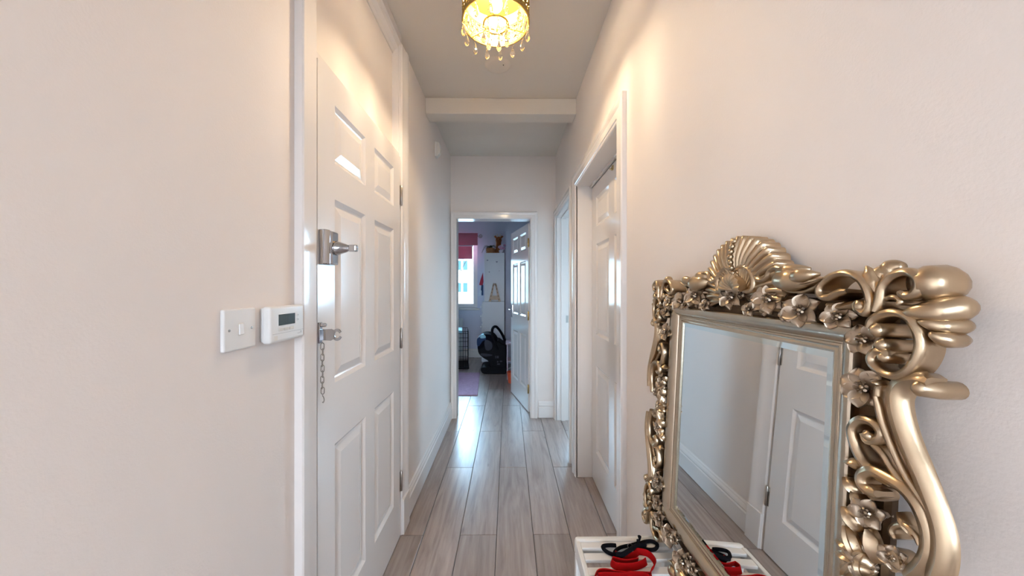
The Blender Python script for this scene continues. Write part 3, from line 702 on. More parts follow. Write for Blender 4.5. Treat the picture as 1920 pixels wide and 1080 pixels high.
CU = [0.0]
def fu(u, su):
    if su > 0: return u
    return 2*CU[0]-u if u < 0.25 else -(0.25+(u-0.25)*0.8)
def flip(pts, su, sv): return [(fu(p[0], su), p[1]*sv, *p[2:]) for p in pts]
def ribbon(path, th=0.005, w0=-0.004, w1=0.05, n=5, flare=0.0, taper=(1, 1), curl=None, name='scroll', m='champagne', quad=((1, 1), (-1, 1), (1, -1), (-1, -1)), dip=0.0, w0e=None, du=0.0):
    """Strap standing on edge: follows path in the mirror plane, from depth w0 to w1."""
    P = catmull([(p[0]+du, p[1], p[2] if len(p) > 2 else 0) for p in path], n)
    N = len(P); rings = []
    for i in range(N):
        t = P[min(i+1, N-1)]-P[max(i-1, 0)]; t.z = 0; t.normalize(); nn = Vector((-t.y, t.x, 0))
        f = i/(N-1); s = taper[0]+(taper[1]-taper[0])*f
        e = min(1.0, min(f, 1-f)*N/3.0); s *= 0.55+0.45*e
        h = th*s; top = w1*WS+P[i].z; bot = w0 if w0e is None else w0+(w0e-w0)*f; mid = (top+bot)/2
        sec = [(-h*0.8+flare, bot), (-h*0.75+flare*0.4-dip, mid), (-h, top-h*1.1), (-h*0.75, top-h*0.35), (0, top), (h*0.75, top-h*0.35), (h, top-h*1.1), (h*0.75+flare*0.4-dip, mid), (h*0.8+flare, bot)]
        rings.append([(P[i].x+nn.x*a, P[i].y+nn.y*a, w) for a, w in sec])
    for su, sv in quad:
        b = MB(); b.loft([flip(r, su, sv) for r in rings]); b.build(name, m, mir, smooth=50)
def lobe(pts, radii, name='lobe', m='champagne', n=6, quad=((1, 1), (-1, 1), (1, -1), (-1, -1)), flat=1.0):
    path = catmull([(p[0], p[1], p[2]*WS) for p in pts], n); rr = []
    for i in range(len(path)):
        f = i/(len(path)-1)*(len(radii)-1); k = min(int(f), len(radii)-2); rr.append(radii[k]+(radii[k+1]-radii[k])*(f-k))
    for su, sv in quad:
        b = MB(); b.tube([(fu(p.x, su), p.y*sv, p.z) for p in path], rr, 16); b.build(name, m, mir, smooth=60)
def leaf(base, tip, width, w0, w1, sag=0.006, name='leaf', m='champagne', quad=((1, 1), (-1, 1), (1, -1), (-1, -1)), bend=0.0, nerves=0, cup=0.006):
    """Pointed leaf surface from base to tip with a raised midrib; thick shell."""
    bx, by = base; tx, ty = tip; d = Vector((tx-bx, ty-by)); L = d.length; d.normalize(); nn = Vector((-d.y, d.x)); rings = []
    NL, NS = 9, 8
    for i in range(NL+1):
        f = i/NL; hw = width*0.5*(math.sin(math.pi*(f*0.885+0.105))**0.75)
        c = Vector((bx, by))+d*L*f+nn*bend*math.sin(math.pi*f)
        wz = WS*(w0+(w1-w0)*f)+sag*math.sin(math.pi*f)
        top = []; bot = []
        for k in range(NS+1):
            q = -1+2*k/NS; z = wz-cup*(q*q)+0.0016*(1-abs(q))*2+(0.0012*math.cos(q*math.pi*nerves) if nerves else 0)
            top.append((c.x+nn.x*hw*q, c.y+nn.y*hw*q, z)); bot.append((c.x+nn.x*hw*q, c.y+nn.y*hw*q, z-0.005))
        rings.append(top+bot[::-1])
    for su, sv in quad:
        b = MB(); b.loft([flip(r, su, sv) for r in rings]); b.build(name, m, mir, smooth=50)
def flower(u, v, r, w=0.022, petals=7, rot=0.0, quad=((1, 1), (-1, 1), (1, -1), (-1, -1)), tilt=0.42, pitch=0.25):
    w *= WS
    ct, st = math.cos(tilt), math.sin(tilt); cp_, sp_ = math.cos(pitch), math.sin(pitch)
    for qi, (su, sv) in enumerate(quad):
        b = MB(); U, V = fu(u, su), v*sv
        def T(x, y, z):       # tilt the bloom a little up and outwards
            y, z = y*cp_+z*sp_, -y*sp_+z*cp_
            x, z = x*ct+z*st, -x*st+z*ct
            return (U+x, V+y, w+0.006+z)
        for k in range(petals):
            a = rot+qi*0.5+2*math.pi*k/petals+0.10*math.sin(3*k+u*50); ca, sa = math.cos(a), math.sin(a); rings = []
            for i in range(9):
                f = i/8; rr = r*(0.14+0.86*f); hw = r*(0.42 if petals < 8 else 0.36)*math.sin(math.pi*(0.16+0.83*f))**0.7
                zz = 0.0045*math.sin(math.pi*f*0.8)-0.0015*f*f+(0.0008 if k % 2 else -0.0008)
                row = []
                for q in (-1, -0.66, -0.33, 0, 0.33, 0.66, 1):
                    z = zz+r*0.10*q*q+(0.0007 if abs(q) in (0.33, 1) else -0.0006)*math.sin(math.pi*f)
                    row.append((rr, hw*q, z))
                rings.append([T(ca*x-sa*y, sa*x+ca*y, z) for x, y, z in row]+[T(ca*x-sa*y, sa*x+ca*y, z-0.0028) for x, y, z in row[::-1]])
            b.loft(rings)
        for k in range(8):
            a = 2*math.pi*k/8+0.3; x, y = math.cos(a)*r, math.sin(a)*r
            b.tube([T(x*0.13, y*0.13, 0.001), T(x*0.18, y*0.18, 0.006), T(x*0.27, y*0.27, 0.0085)], [r*0.045, r*0.055, r*0.075], 6)
        c = T(0, 0, 0.004); b.ball(c, r*0.14, 8, 6)
        b.lathe([(0.0005, 0), (r*0.30, 0), (r*0.22, w+0.006), (0.0005, w+0.006)], (U, V, -0.006), 8)
        b.build('flower', 'antique_petal', mir, smooth=80)

def c2(x, y): return (1200+x/3.178, 420+y/3.178)
def c3(x, y): return (1500+x/3.272, 470+y/3.272)
def c4(x, y): return (1480+x/3.178, 740+y/3.178)
def c5(x, y): return (1370+x/6.0, 440+y/6.0)
def PX(conv, lst, w): return [mp(*conv(x, y), w) for x, y in lst]
TOP = ((1, 1), (-1, 1)); ALL4 = ((1, 1), (-1, 1), (1, -1), (-1, -1))

# E1 corner ring scroll
ribbon(PX(c3, [(402, 470), (420, 425), (475, 390), (560, 378), (640, 410), (695, 490), (712, 580), (690, 660), (640, 730), (560, 768), (480, 745), (425, 700), (412, 655), (440, 620), (490, 622), (520, 650)], 0.052), 0.0048, 0.010, 0.052)
# finger rods inside the ring
for (x, y, r) in ((450, 485, 0.0085), (480, 575, 0.0075), (500, 650, 0.0065)):
    p = mp(*c3(x, y), 0.046); lobe([(p[0], p[1], 0.048), (p[0]+0.002, p[1], 0.046), (p[0]+0.006, p[1], 0.025), (p[0]+0.006, p[1], -0.004)], [0.002, r, r, r], 'bead_rod')
# E2 corner barrel scroll
ribbon(PX(c3, [(440, 372), (462, 300), (480, 220), (530, 160), (600, 132), (660, 138), (698, 175), (702, 225), (670, 265), (620, 272), (596, 250)], 0.056), 0.0050, -0.004, 0.056, flare=-0.0)
# E2b barrel belly: fat convex strip between the curl and the outer edge
pb_ = mp(*c3(640, 205), 0.05)
lobe([(pb_[0]+0.006, pb_[1]+0.000, 0.050), (pb_[0]+0.011, pb_[1]+0.001, 0.036), (pb_[0]+0.012, pb_[1]+0.001, 0.016), (pb_[0]+0.010, pb_[1]+0.001, 0.000)], [0.010, 0.0185, 0.0200, 0.0160], 'barrel')
# E3 outer lobes
for (x0, y0, x1, y1, x2, y2, r) in ((600, 385, 820, 372, 990, 352, 0.0135), (700, 430, 860, 462, 1000, 462, 0.0085), (770, 500, 890, 545, 985, 548, 0.0080)):
    a = mp(*c3(x0, y0), 0.052); bq = mp(*c3(x1, y1), 0.034); cq = mp(*c3(x2, y2), 0.010)
    lobe([(a[0], a[1], 0.046), ((a[0]+bq[0])/2, (a[1]+bq[1])/2, 0.044), (bq[0], bq[1], 0.032), (cq[0], cq[1], 0.012), (cq[0]-0.002, cq[1], -0.004)], [0.0015, r*0.55, r, r*0.98, r*0.45], 'lobe')
# E4 long S strap of the side, its inner companion strap and the finger on top
ribbon(PX(c3, [(720, 800), (640, 783), (560, 800), (520, 850), (512, 920)], 0.05)+PX(c4, [(585, 150), (630, 280), (690, 420), (750, 570), (808, 735), (828, 860), (818, 980), (775, 1090)], 0.05), 0.0098, 0.012, 0.050, dip=0.001, w0e=0.026, du=0.0060)
ribbon(PX(c4, [(490, 10), (515, 130), (560, 260), (615, 390), (680, 510), (760, 630), (820, 720)], 0.05), 0.0042, 0.012, 0.047, taper=(1, 0.6), w0e=0.020)
ribbon(PX(c4, [(470, 300), (520, 350), (570, 430), (640, 520), (700, 590)], 0.044), 0.0050, 0.004, 0.040, taper=(0.9, 0.6))
p = mp(*c3(690, 835), 0.048); lobe([(p[0], p[1], 0.050), (p[0]+0.003, p[1], 0.046), (p[0]+0.008, p[1], 0.024), (p[0]+0.008, p[1], -0.004)], [0.002, 0.0085, 0.0095, 0.009], 'bead_rod')
# E11 inner scrolls
ribbon(PX(c4, [(420, 230), (445, 275), (500, 270), (520, 220), (470, 165), (395, 150), (348, 205), (365, 300), (415, 400), (490, 470), (580, 530)], 0.042), 0.0068, -0.002, 0.042, taper=(0.6, 1))
ribbon(PX(c4, [(500, 590), (450, 575), (405, 530), (410, 475), (470, 455), (560, 500), (650, 560), (720, 640), (770, 740), (800, 850), (790, 960), (740, 1040), (680, 1085)], 0.046), 0.0075, 0.008, 0.046, taper=(0.8, 1.15))
ribbon(PX(c4, [(620, 860), (595, 820), (610, 785), (670, 780), (730, 830), (765, 900)], 0.030), 0.0035, -0.004, 0.030)
for (x, y, r, w) in ((455, 240, 0.006, 0.040), (480, 575, 0.009, 0.030), (590, 970, 0.0125, 0.030)):
    p = mp(*c4(x, y), w); lobe([(p[0], p[1], w+r*0.4), (p[0]+0.001, p[1], w), (p[0]+0.003, p[1], w*0.5), (p[0]+0.003, p[1], -0.004)], [0.002, r, r*0.95, r*0.8], 'bead_rod')
# side leaves and buds (bedded against the moulding)
def LF(conv, a, b_, w, width, **k):
    leaf(mp(*conv(*a), w), mp(*conv(*b_), w), width, w-0.004, w, **k)
LF(c4, (440, 430), (330, 395), 0.030, 0.014)
LF(c4, (400, 610), (335, 490), 0.026, 0.017, nerves=3)
LF(c4, (430, 700), (385, 570), 0.026, 0.018, nerves=3)
LF(c4, (395, 820), (325, 665), 0.032, 0.022, nerves=3)
LF(c4, (420, 790), (505, 700), 0.024, 0.018)
LF(c4, (500, 1000), (470, 800), 0.028, 0.024, nerves=2)
LF(c4, (640, 700), (760, 860), 0.020, 0.014)
LF(c4, (410, 960), (290, 860), 0.034, 0.024, nerves=4)
LF(c4, (400, 975), (320, 1075), 0.034, 0.022, nerves=4)
LF(c4, (410, 975), (440, 1090), 0.034, 0.022, nerves=4)
LF(c3, (510, 830), (460, 800), 0.040, 0.010)
ribbon(PX(c3, [(480, 820), (455, 850), (450, 920), (470, 1000), (500, 1075)], 0.045), 0.0045, -0.004, 0.043, taper=(0.8, 1))
# E5 open cup scroll on the top rail
ribbon(PX(c3, [(335, 358), (375, 382), (402, 345), (398, 270), (365, 195), (310, 150), (240, 136), (165, 160), (112, 205), (96, 250), (118, 284), (165, 282), (215, 256), (275, 245)], 0.050), 0.0048, -0.004, 0.050)
p = mp(*c3(345, 340), 0.044); lobe([(p[0], p[1], 0.048), (p[0]+0.001, p[1], 0.044), (p[0]+0.004, p[1], 0.02), (p[0]+0.004, p[1], -0.004)], [0.002, 0.0078, 0.0085, 0.008], 'bead_rod')
# belly of the cup, seen through its mouth
ribbon(PX(c3, [(130, 330), (190, 345), (250, 335), (310, 318)], 0.048), 0.0052, -0.004, 0.040)
# E6 leaf fan between the cup and the barrel
for pts, w, rr in (([(465, 260), (450, 200), (430, 140), (408, 95)], 0.034, (0.005, 0.0085, 0.007, 0.0012)), ([(470, 250), (480, 190), (505, 130), (530, 95)], 0.024, (0.005, 0.010, 0.009, 0.003)), ([(480, 230), (530, 160), (580, 110), (640, 92)], 0.016, (0.005, 0.012, 0.012, 0.004))):
    lobe([(*mp(*c3(*p), w), w) for p in pts], rr, 'leaf')
ribbon(PX(c3, [(450, 370), (470, 320), (520, 290), (570, 285), (600, 310), (590, 330)], 0.050), 0.0030, -0.004, 0.050)
# E7 tulip pods
CU[0] = 0.030
def pod(conv, pts, w, radii):
    lobe([(*mp(*conv(*p), w), w+dw) for p, dw in zip(pts, (-0.010, 0.0, 0.004, 0.0, -0.010))], radii, 'pod')
pod(c5, [(490, 500), (580, 510), (720, 520), (860, 520), (1000, 500)], 0.036, [0.004, 0.0145, 0.0175, 0.012, 0.003])
pod(c5, [(510, 430), (590, 420), (690, 420), (780, 400), (850, 385)], 0.030, [0.003, 0.011, 0.013, 0.009, 0.003])
pod(c5, [(690, 470), (740, 470), (820, 460), (900, 450), (955, 440)], 0.050, [0.003, 0.009, 0.0105, 0.007, 0.002])
ribbon(PX(c5, [(1010, 490), (930, 530), (820, 560), (730, 550), (685, 510), (690, 470), (740, 430)], 0.052), 0.0022, 0.016, 0.053, taper=(0.6, 1))
ribbon(PX(c5, [(1020, 510), (930, 585), (800, 640), (660, 640), (560, 600), (500, 540), (485, 490), (520, 420)], 0.046), 0.0026, -0.004, 0.046, taper=(0.6, 1))
# E8 wave ribbon under the shell
ribbon(PX(c5, [(130, 640), (205, 625), (228, 560), (222, 470), (185, 395), (120, 358), (60, 375), (20, 420)], 0.048), 0.0045, -0.004, 0.048)
ribbon(PX(c5, [(120, 352), (190, 365), (235, 420), (270, 490), (330, 510), (380, 470), (410, 405), (470, 370), (540, 375)], 0.046), 0.0048, -0.004, 0.046)
p = mp(*c5(45, 475), 0.044)
lobe([(p[0], p[1], 0.050), (p[0]+0.001, p[1], 0.044), (p[0]+0.002, p[1], 0.02), (p[0]+0.002, p[1], -0.004)], [0.002, 0.0085, 0.0085, 0.008], 'bead_rod')
CU[0] = 0.0
# E9 shell crest
SV = 0.322; SU = 0.030; b = MB(); NA, NR = 260, 12; rows = []; rid = 25
for i in range(NR+1):
    f = i/NR; ring = []
    for k in range(NA+1):
        s = -1+2*k/NA; a = s*R(108)
        Rr = 0.108-0.010*abs(s)**3
        rg = abs(math.cos(s*math.pi*rid/2)); rg = rg**0.8
        r = 0.010+(Rr-0.010)*f*(1+0.04*(rg-0.5)*(f > 0.9))
        w = 0.006+0.026*math.sin(math.pi*min(1, f*0.60+0.15))+0.0075*min(1, 1.6*f)*(rg-0.5)
        w *= (1-0.30*abs(s)**2)
        aa = a*(1+0.16*(1-f))-0.10*math.sin(math.pi*f)*math.sin(a)
        ring.append((SU+r*math.sin(aa), SV-0.008+r*math.cos(aa)*0.98, w))
    rows.append(ring)
rows.append([(x, y, -0.004) for x, y, w in rows[-1]])
b.loft(rows, False, False); b.build('shell_crest', 'champagne', mir, smooth=70)
for k in range(7):
    b = MB(); b.ball((SU-0.002, SV+0.030+0.0100*k, 0.037-0.0007*(k-3)**2), 0.0056, 8, 6); b.build('bead', 'champagne', mir, smooth=60)
b = MB(); rows = []
for i in range(5):
    f = i/4; ring = []
    for k in range(57):
        s = -1+2*k/56; a = s*R(95); r = 0.003+0.027*f
        ring.append((SU+r*math.sin(a), SV-0.002+r*math.cos(a), 0.032+0.010*math.sin(math.pi*f*0.8)+0.0035*f*abs(math.cos(s*math.pi*4.5))))
    rows.append(ring)
rows.append([(SU+(x-SU)*0.95, y-0.002, 0.015) for x, y, w in rows[-1]])
b.loft(rows, False, False); b.build('small_shell', 'champagne', mir, smooth=60)
# E10 flowers
for (x, y, r, n, rot) in ((1371, 557, 0.0215, 8, 0.1), (1440, 561, 0.0225, 7, 0.4), (1500, 583, 0.0215, 6, 0.55), (1571, 594, 0.0165, 6, 0.2), (1405, 580, 0.0115, 6, 0.0), (1475, 592, 0.010, 6, 0.0)):
    u, v = mp(x, y, 0.036); flower(u, v, r*1.18, 0.026, n, rot, quad=ALL4 if u > 0.03 else ((1, 1), (1, -1)))
for (x, y, r, n, rot) in ((1606, 636, 0.0195, 6, 0.0), (1605, 724, 0.0235, 7, 0.2)):
    u, v = mp(x, y, 0.030); flower(u+0.008, v, r*1.05, 0.018, n, rot, tilt=0.2)
for (u, v, r) in ((0.272, 0.060, 0.017), (0.268, 0.005, 0.015), (0.300, 0.030, 0.013)):
    flower(u, v, r, 0.020, 6, u*9)
for (u, v, r) in ((0.10, 0.262+0.004, 0.012), (0.035, 0.293, 0.010)):
    flower(u, v+0.022, r, 0.016, 6, 0.3)

# ------------------------------------------------------------------ white slatted crate under the mirror
CZ = 0.607; CX0, CX1, CY0, CY1 = 0.185, 0.452, 0.26, 0.955
cr = empty('slatted_crate', ((CX0+CX1)/2, (CY0+CY1)/2, 0)); tag(cr, 'white slatted crate under the ornate mirror', 'crate')
def CR(b, name, bevel=0.003): return W2(b.build(name, 'slat_white', cr, bevel=bevel), cr)
b = MB(); b.box(CX0, CX1, CY1-0.022, CY1, CZ-0.045, CZ); CR(b, 'end_rail', 0.008)
b = MB(); b.box(CX0, CX1, CY0, CY0+0.022, CZ-0.045, CZ); CR(b, 'end_rail', 0.008)
b = MB(); b.box(CX0, CX0+0.013, CY0+0.02, CY1-0.020, CZ-0.045, CZ-0.001); CR(b, 'side_rail')
b = MB(); b.box(CX1-0.013, CX1, CY0+0.02, CY1-0.020, CZ-0.045, CZ-0.001); CR(b, 'side_rail')
y = CY1-0.044; k = 0
b = MB(); b.box(CX0+0.012, CX1-0.012, CY1-0.044, CY1-0.0225, CZ-0.012, CZ-0.003); CR(b, 'slat', 0.002)
y = CY1-0.060
while y > CY0+0.05:
    b = MB(); b.box(CX0+0.012, CX1-0.012, y-0.024, y, CZ-0.012, CZ-0.003); CR(b, 'slat', 0.002); y -= 0.046
for (x0, x1) in ((CX0, CX0+0.024), (CX1-0.024, CX1)):
    for (y0, y1) in ((CY0, CY0+0.024), (CY1-0.024, CY1)):
        b = MB(); b.box(x0+0.001, x1-0.001, y0+0.001, y1-0.001, 0.0, CZ-0.045); CR(b, 'corner_post')
z = 0.03
while z < CZ-0.09:
    for (x0, x1) in ((CX0+0.002, CX0+0.012), (CX1-0.012, CX1-0.002)):
        b = MB(); b.box(x0, x1, CY0+0.02, CY1-0.02, z, z+0.050); CR(b, 'side_slat', 0.002)
    for (y0, y1) in ((CY0+0.002, CY0+0.012), (CY1-0.012, CY1-0.002)):
        b = MB(); b.box(CX0+0.02, CX1-0.02, y0, y1, z, z+0.050); CR(b, 'end_slat', 0.002)
    z += 0.072
b = MB(); b.box(CX0+0.012, CX1-0.012, CY0+0.012, CY1-0.012, 0.018, 0.030); CR(b, 'base_board', 0.002)

# leads on the crate
def c6(x, y): return (1060+x/8.727, 990+y/8.727)
def on_crate(lst, h=0.0): return [at_z(*c6(x, y), CZ-0.003+(hh if hh else 0)+h) for x, y, hh in lst]
bl_ = empty('black_lead', at_z(*c6(1000, 380), CZ)); tag(bl_, 'black rope lead looped on top of the slatted crate', 'lead')
def cord(lst, r, name):
    b = MB(); path = catmull(on_crate(lst, r), 6)
    b.tube(path, r, 8); return W2(b.build(name, 'black_cord', bl_, smooth=60), bl_)
cord([(830, 285, 0), (740, 280, 0), (640, 290, 0), (612, 320, 0), (680, 390, 0), (800, 440, 0), (900, 460, .004), (1000, 410, .006), (1090, 330, .006), (1200, 265, .004), (1310, 222, 0), (1430, 220, 0), (1505, 275, 0), (1470, 345, 0), (1360, 355, 0), (1230, 320, .003), (1120, 320, .003)], 0.0047, 'rope_loop')
cord([(800, 430, .004), (815, 380, .004), (900, 320, .002), (1040, 285, 0), (1150, 260, .004), (1190, 235, .012), (1190, 190, .016)], 0.0042, 'rope_loop')
cord([(830, 430, .010), (940, 430, .012), (1040, 370, .012), (1150, 300, .010), (1310, 270, .006)], 0.0055, 'rope_grip')
b = MB(); q = at_z(*c6(1190, 190), CZ)
for k in range(9): b.tube([(q.x, q.y-0.012, CZ+0.006), (q.x+0.004*math.cos(k*0.7), q.y-0.010+0.004*math.sin(k*0.7), CZ+0.017)], 0.0014, 5)
W2(b.build('frayed_knot', 'black_cord', bl_, smooth=60), bl_)
b = MB(); q = at_z(*c6(1030, 262), CZ); b.tube([(q.x+0.006*math.cos(2*math.pi*k/14), q.y-0.012, CZ+0.0045+0.006*math.sin(2*math.pi*k/14)) for k in range(14)], 0.0013, 6, True); W2(b.build('metal_ring', 'steel', bl_, smooth=60), bl_)
rd = empty('red_lead', at_z(*c6(1000, 640), CZ)); tag(rd, 'red webbing dog lead folded below the black lead', 'lead')
def strap(lst, ht, name, lean=0.3, th=0.0011):
    path = catmull([at_z(*c6(x, y), CZ-0.002) for x, y in lst], 7); N = len(path); rings = []
    for i in range(N):
        t = path[min(i+1, N-1)]-path[max(i-1, 0)]; t.normalize(); n = Vector((-t.y, t.x, 0)); u = (Vector((0, 0, 1))*math.cos(lean)+n*math.sin(lean)*(1 if lean else 0))
        s = u.cross(t)
        rings.append([path[i]+u*a+s*c for a, c in ((0, -th), (ht, -th), (ht, th), (0, th))])
    b = MB(); b.loft(rings); return W2(b.build(name, 'red_webbing', rd, smooth=50, bevel=0.0), rd)
strap([(1180, 560), (1000, 590), (850, 560), (760, 545), (745, 620), (820, 680), (980, 700), (1150, 690), (1290, 640), (1340, 600)], 0.016, 'webbing')
strap([(1120, 440), (1210, 440), (1340, 470), (1430, 560), (1450, 640), (1390, 730), (1370, 800), (1380, 900)], 0.015, 'webbing')
strap([(1380, 800), (1200, 790), (1000, 790), (820, 770), (640, 740), (520, 760), (460, 850), (450, 960)], 0.016, 'webbing')
strap([(540, 860), (700, 850), (900, 860), (1100, 850), (1300, 860), (1360, 900), (1300, 980), (900, 1000), (600, 960), (540, 860)], 0.016, 'webbing')
strap([(800, 470), (900, 520), (1050, 520), (1180, 470), (1220, 400)], 0.014, 'webbing', 0.5)
# ------------------------------------------------------------------ bedroom furniture and things
# tall unit: chest below, cupboard above, seen from its side
CXa, CXb = -0.432, -0.062
tc = empty('tall_cabinet', ((CXa+CXb)/2, 6.03, 0)); tag(tc, 'tall white two-part cabinet in the bedroom alcove', 'cabinet')
b = MB(); b.box(CXa, CXb, 5.74, 6.36, 0.0, 1.070); W2(b.build('chest', 'cabinet_white', tc, bevel=0.004), tc)
b = MB(); b.box(CXa+0.025, CXb, 5.83, 6.36, 1.070, 1.900); W2(b.build('cupboard', 'cabinet_white', tc, bevel=0.004), tc)
for z in (0.20, 0.36, 0.52, 0.70, 0.88, 1.04):
    b = MB(); b.box(CXa-0.016, CXa, 5.75, 6.35, z-0.15 if z > 0.2 else 0.06, z-0.012); dw = W2(b.build('drawer', 'cabinet_white', tc, bevel=0.003), tc)
    b = MB(); b.lathe([(0.006, 0), (0.006, -0.012), (0.014, -0.018), (0.014, -0.026), (0.004, -0.03)], (CXa-0.016, 5.80, z-0.06), 12, 'x'); b.build('knob', 'white_plastic', dw, smooth=40)
for (px, py, r) in ((914, 488, 0.016), (931.5, 491, 0.017), (917.5, 510, 0.012), (936, 508, 0.008)):
    p = at_y(px, py, 5.828); b = MB()
    pts = [(p.x+r*0.06*16*math.sin(t)**3, p.z+r*0.06*(13*math.cos(t)-5*math.cos(2*t)-2*math.cos(3*t)-math.cos(4*t))) for t in [2*math.pi*k/20 for k in range(20)]]
    b.prism(pts, 5.8275, 5.8305, 'xz'); W2(b.build('heart_sticker', 'sticker_grey', tc), tc)
# wooden letter A standing on the ledge
p0 = at_y(927.5, 563, 5.785)
la = empty('wooden_letter', (p0.x, 5.785, 1.070)); tag(la, 'pale wooden letter A with dotted holes on the cabinet ledge', 'letter')
H, Wd = 0.305, 0.205
b = MB()
for sx in (-1, 1):
    b.prism([(sx*Wd/2, 0), (sx*(Wd/2-0.042), 0), (sx*0.004, H), (sx*0.026, H)], -0.016, 0.016, 'xz')
b.box(-0.026, 0.026, -0.016, 0.016, H-0.03, H)
b.build('letter_frame', 'light_wood', la, bevel=0.002)
b = MB(); b.prism([(-0.066, 0.030), (0.066, 0.030), (0.046, 0.100), (-0.046, 0.100)], -0.014, 0.014, 'xz'); b.build('crossbar', 'light_wood', la, bevel=0.002)
for k in range(5):
    for sx in (-1, 1):
        f = 0.12+k*0.19; b = MB(); b.lathe([(0.0005, -0.0185), (0.0075, -0.018), (0.0085, -0.0155)], (sx*((Wd/2-0.021)*(1-f)+0.015*f), 0, H*f), 10, 'y'); b.build('dot', 'wood_hole', la, smooth=40)
# cloth hanging off the side of the cupboard
hb_ = empty('hanging_bag', (-0.455, 5.90, 1.45)); tag(hb_, 'red and navy cloth bag hanging on the cabinet side', 'bag')
def quad_px(name, m, pts, y, th=0.02):
    P = [at_y(px, py, y) for px, py in pts]; b = MB(); b.prism([(q.x, q.z) for q in P], y-th/2, y+th/2, 'xz'); return W2(b.build(name, m, hb_, bevel=0.004), hb_)
quad_px('red_panel', 'red_cloth', [(905.5, 511), (906.5, 528), (905, 536), (898.5, 534), (901, 524)], 5.90)
quad_px('navy_panel', 'navy_fabric', [(902.5, 534), (906, 534), (906, 554), (901, 553)], 5.90)
quad_px('white_panel', 'white_cloth', [(900, 543), (903, 545), (902.5, 555), (895, 555.5)], 5.88)
# plant basket
pc = at_y(919.5, 473, 5.98)
pt = empty('potted_plant', (pc.x, 5.98, 1.900)); tag(pt, 'dark leafy houseplant in a round wicker basket on the cabinet', 'plant')
b = MB(); b.lathe([(0.0005, 0), (0.060, 0), (0.072, 0.03), (0.076, 0.06), (0.070, 0.095), (0.066, 0.10), (0.060, 0.09), (0.0005, 0.085)], n=22)
for k in range(4): b.tube([(0.076*math.cos(2*math.pi*q/22), 0.076*math.sin(2*math.pi*q/22), 0.02+0.022*k) for q in range(22)], 0.004, 5, True)
b.build('basket', 'wicker', pt, smooth=50)
def blade(name, parent, base, az, L, droop, wd, m):
    b = MB(); rings = []
    for i in range(8):
        f = i/7; rr = L*f*(0.9 if f < 0.6 else 0.9); zz = base[2]+L*0.95*math.sin(min(1, f*1.2)*math.pi/2)*0.75-droop*f*f
        hw = wd*0.5*math.sin(math.pi*min(0.97, 0.12+f*0.86)); c = (base[0]+rr*math.cos(az), base[1]+rr*math.sin(az))
        rings.append([(c[0]-math.sin(az)*hw, c[1]+math.cos(az)*hw, zz), (c[0], c[1], zz-0.004), (c[0]+math.sin(az)*hw, c[1]-math.cos(az)*hw, zz), (c[0], c[1], zz+0.001)])
    b.loft(rings); return b.build(name, m, parent, smooth=60)
for k in range(15): blade('leaf', pt, (0, 0, 0.085), 2*math.pi*k/15+random.uniform(-.15, .15), random.uniform(0.10, 0.16), random.uniform(0.06, 0.14), 0.020, 'leaf_dark')
for a_ in (R(185), R(200), R(165)): blade('leaf', pt, (-0.01, 0, 0.085), a_, 0.16, 0.185, 0.016, 'leaf_dark')
# brown plush deer
px_ = at_y(935, 462, 6.20)
ty = empty('plush_deer', (px_.x, 6.22, 1.9035)); tag(ty, 'brown plush deer with ears sitting behind the plant', 'soft toy')
b = MB(); b.ball((0.01, 0, 0.09), 0.085, 14, 10, (0.8, 0.8, 1.1)); b.tube([(0.0, 0, 0.12), (-0.002, -0.01, 0.20), (0.0, -0.02, 0.26)], [0.06, 0.045, 0.05], 12)
b.ball((0.0, -0.03, 0.265), 0.062, 14, 10, (0.9, 1.0, 1.0)); b.ball((-0.012, -0.085, 0.245), 0.036, 12, 8, (0.9, 1.2, 0.8)); b.build('body', 'plush_brown', ty, smooth=60)
for sx in (-1, 1):
    b = MB(); b.tube([(sx*0.035, -0.02, 0.30), (sx*0.065, -0.025, 0.335), (sx*0.085, -0.02, 0.335)], [0.014, 0.020, 0.003], 10); b.build('ear', 'plush_brown', ty, smooth=60)
    b = MB(); b.tube([(sx*0.018, -0.02, 0.31), (sx*0.026, -0.02, 0.355), (sx*0.020, -0.02, 0.375)], [0.010, 0.009, 0.006], 8); b.build('horn', 'plush_cream', ty, smooth=60)
    b = MB(); b.ball((sx*0.030-0.004, -0.083, 0.272), 0.007, 8, 6); b.build('eye', 'black_plastic', ty, smooth=60)
    b = MB(); b.tube([(sx*0.05, -0.03, 0.08), (sx*0.055, -0.08, 0.04), (sx*0.05, -0.11, 0.022)], [0.03, 0.026, 0.022], 10); b.build('leg', 'plush_brown', ty, smooth=60)
# bunch of artificial flowers
pf = at_y(940, 473, 5.93)
fw = empty('flower_bunch', (pf.x, 5.93, 1.900)); tag(fw, 'pink and white artificial flowers at the edge of the cabinet top', 'flowers')
b = MB(); b.lathe([(0.0005, 0), (0.035, 0), (0.045, 0.05), (0.040, 0.055), (0.0005, 0.05)], n=16); b.build('pot', 'petal_white', fw, smooth=40)
for k in range(13):
    a = k*2.4; rr = 0.018+0.042*((k*0.37) % 1); x, y, z = rr*math.cos(a), rr*math.sin(a), 0.075+0.075*((k*0.618) % 1)
    b = MB()
    for q in range(6):
        t = 2*math.pi*q/6; b.ball((x+0.013*math.cos(t), y-0.004, z+0.013*math.sin(t)), 0.0095, 6, 4, (1, 0.6, 1))
    b.ball((x, y-0.008, z), 0.007, 6, 4); b.tube([(x*0.4, y*0.4, 0.045), (x, y, z)], 0.002, 5)
    b.build('bloom', 'petal_pink' if k % 3 else 'petal_white', fw, smooth=60)

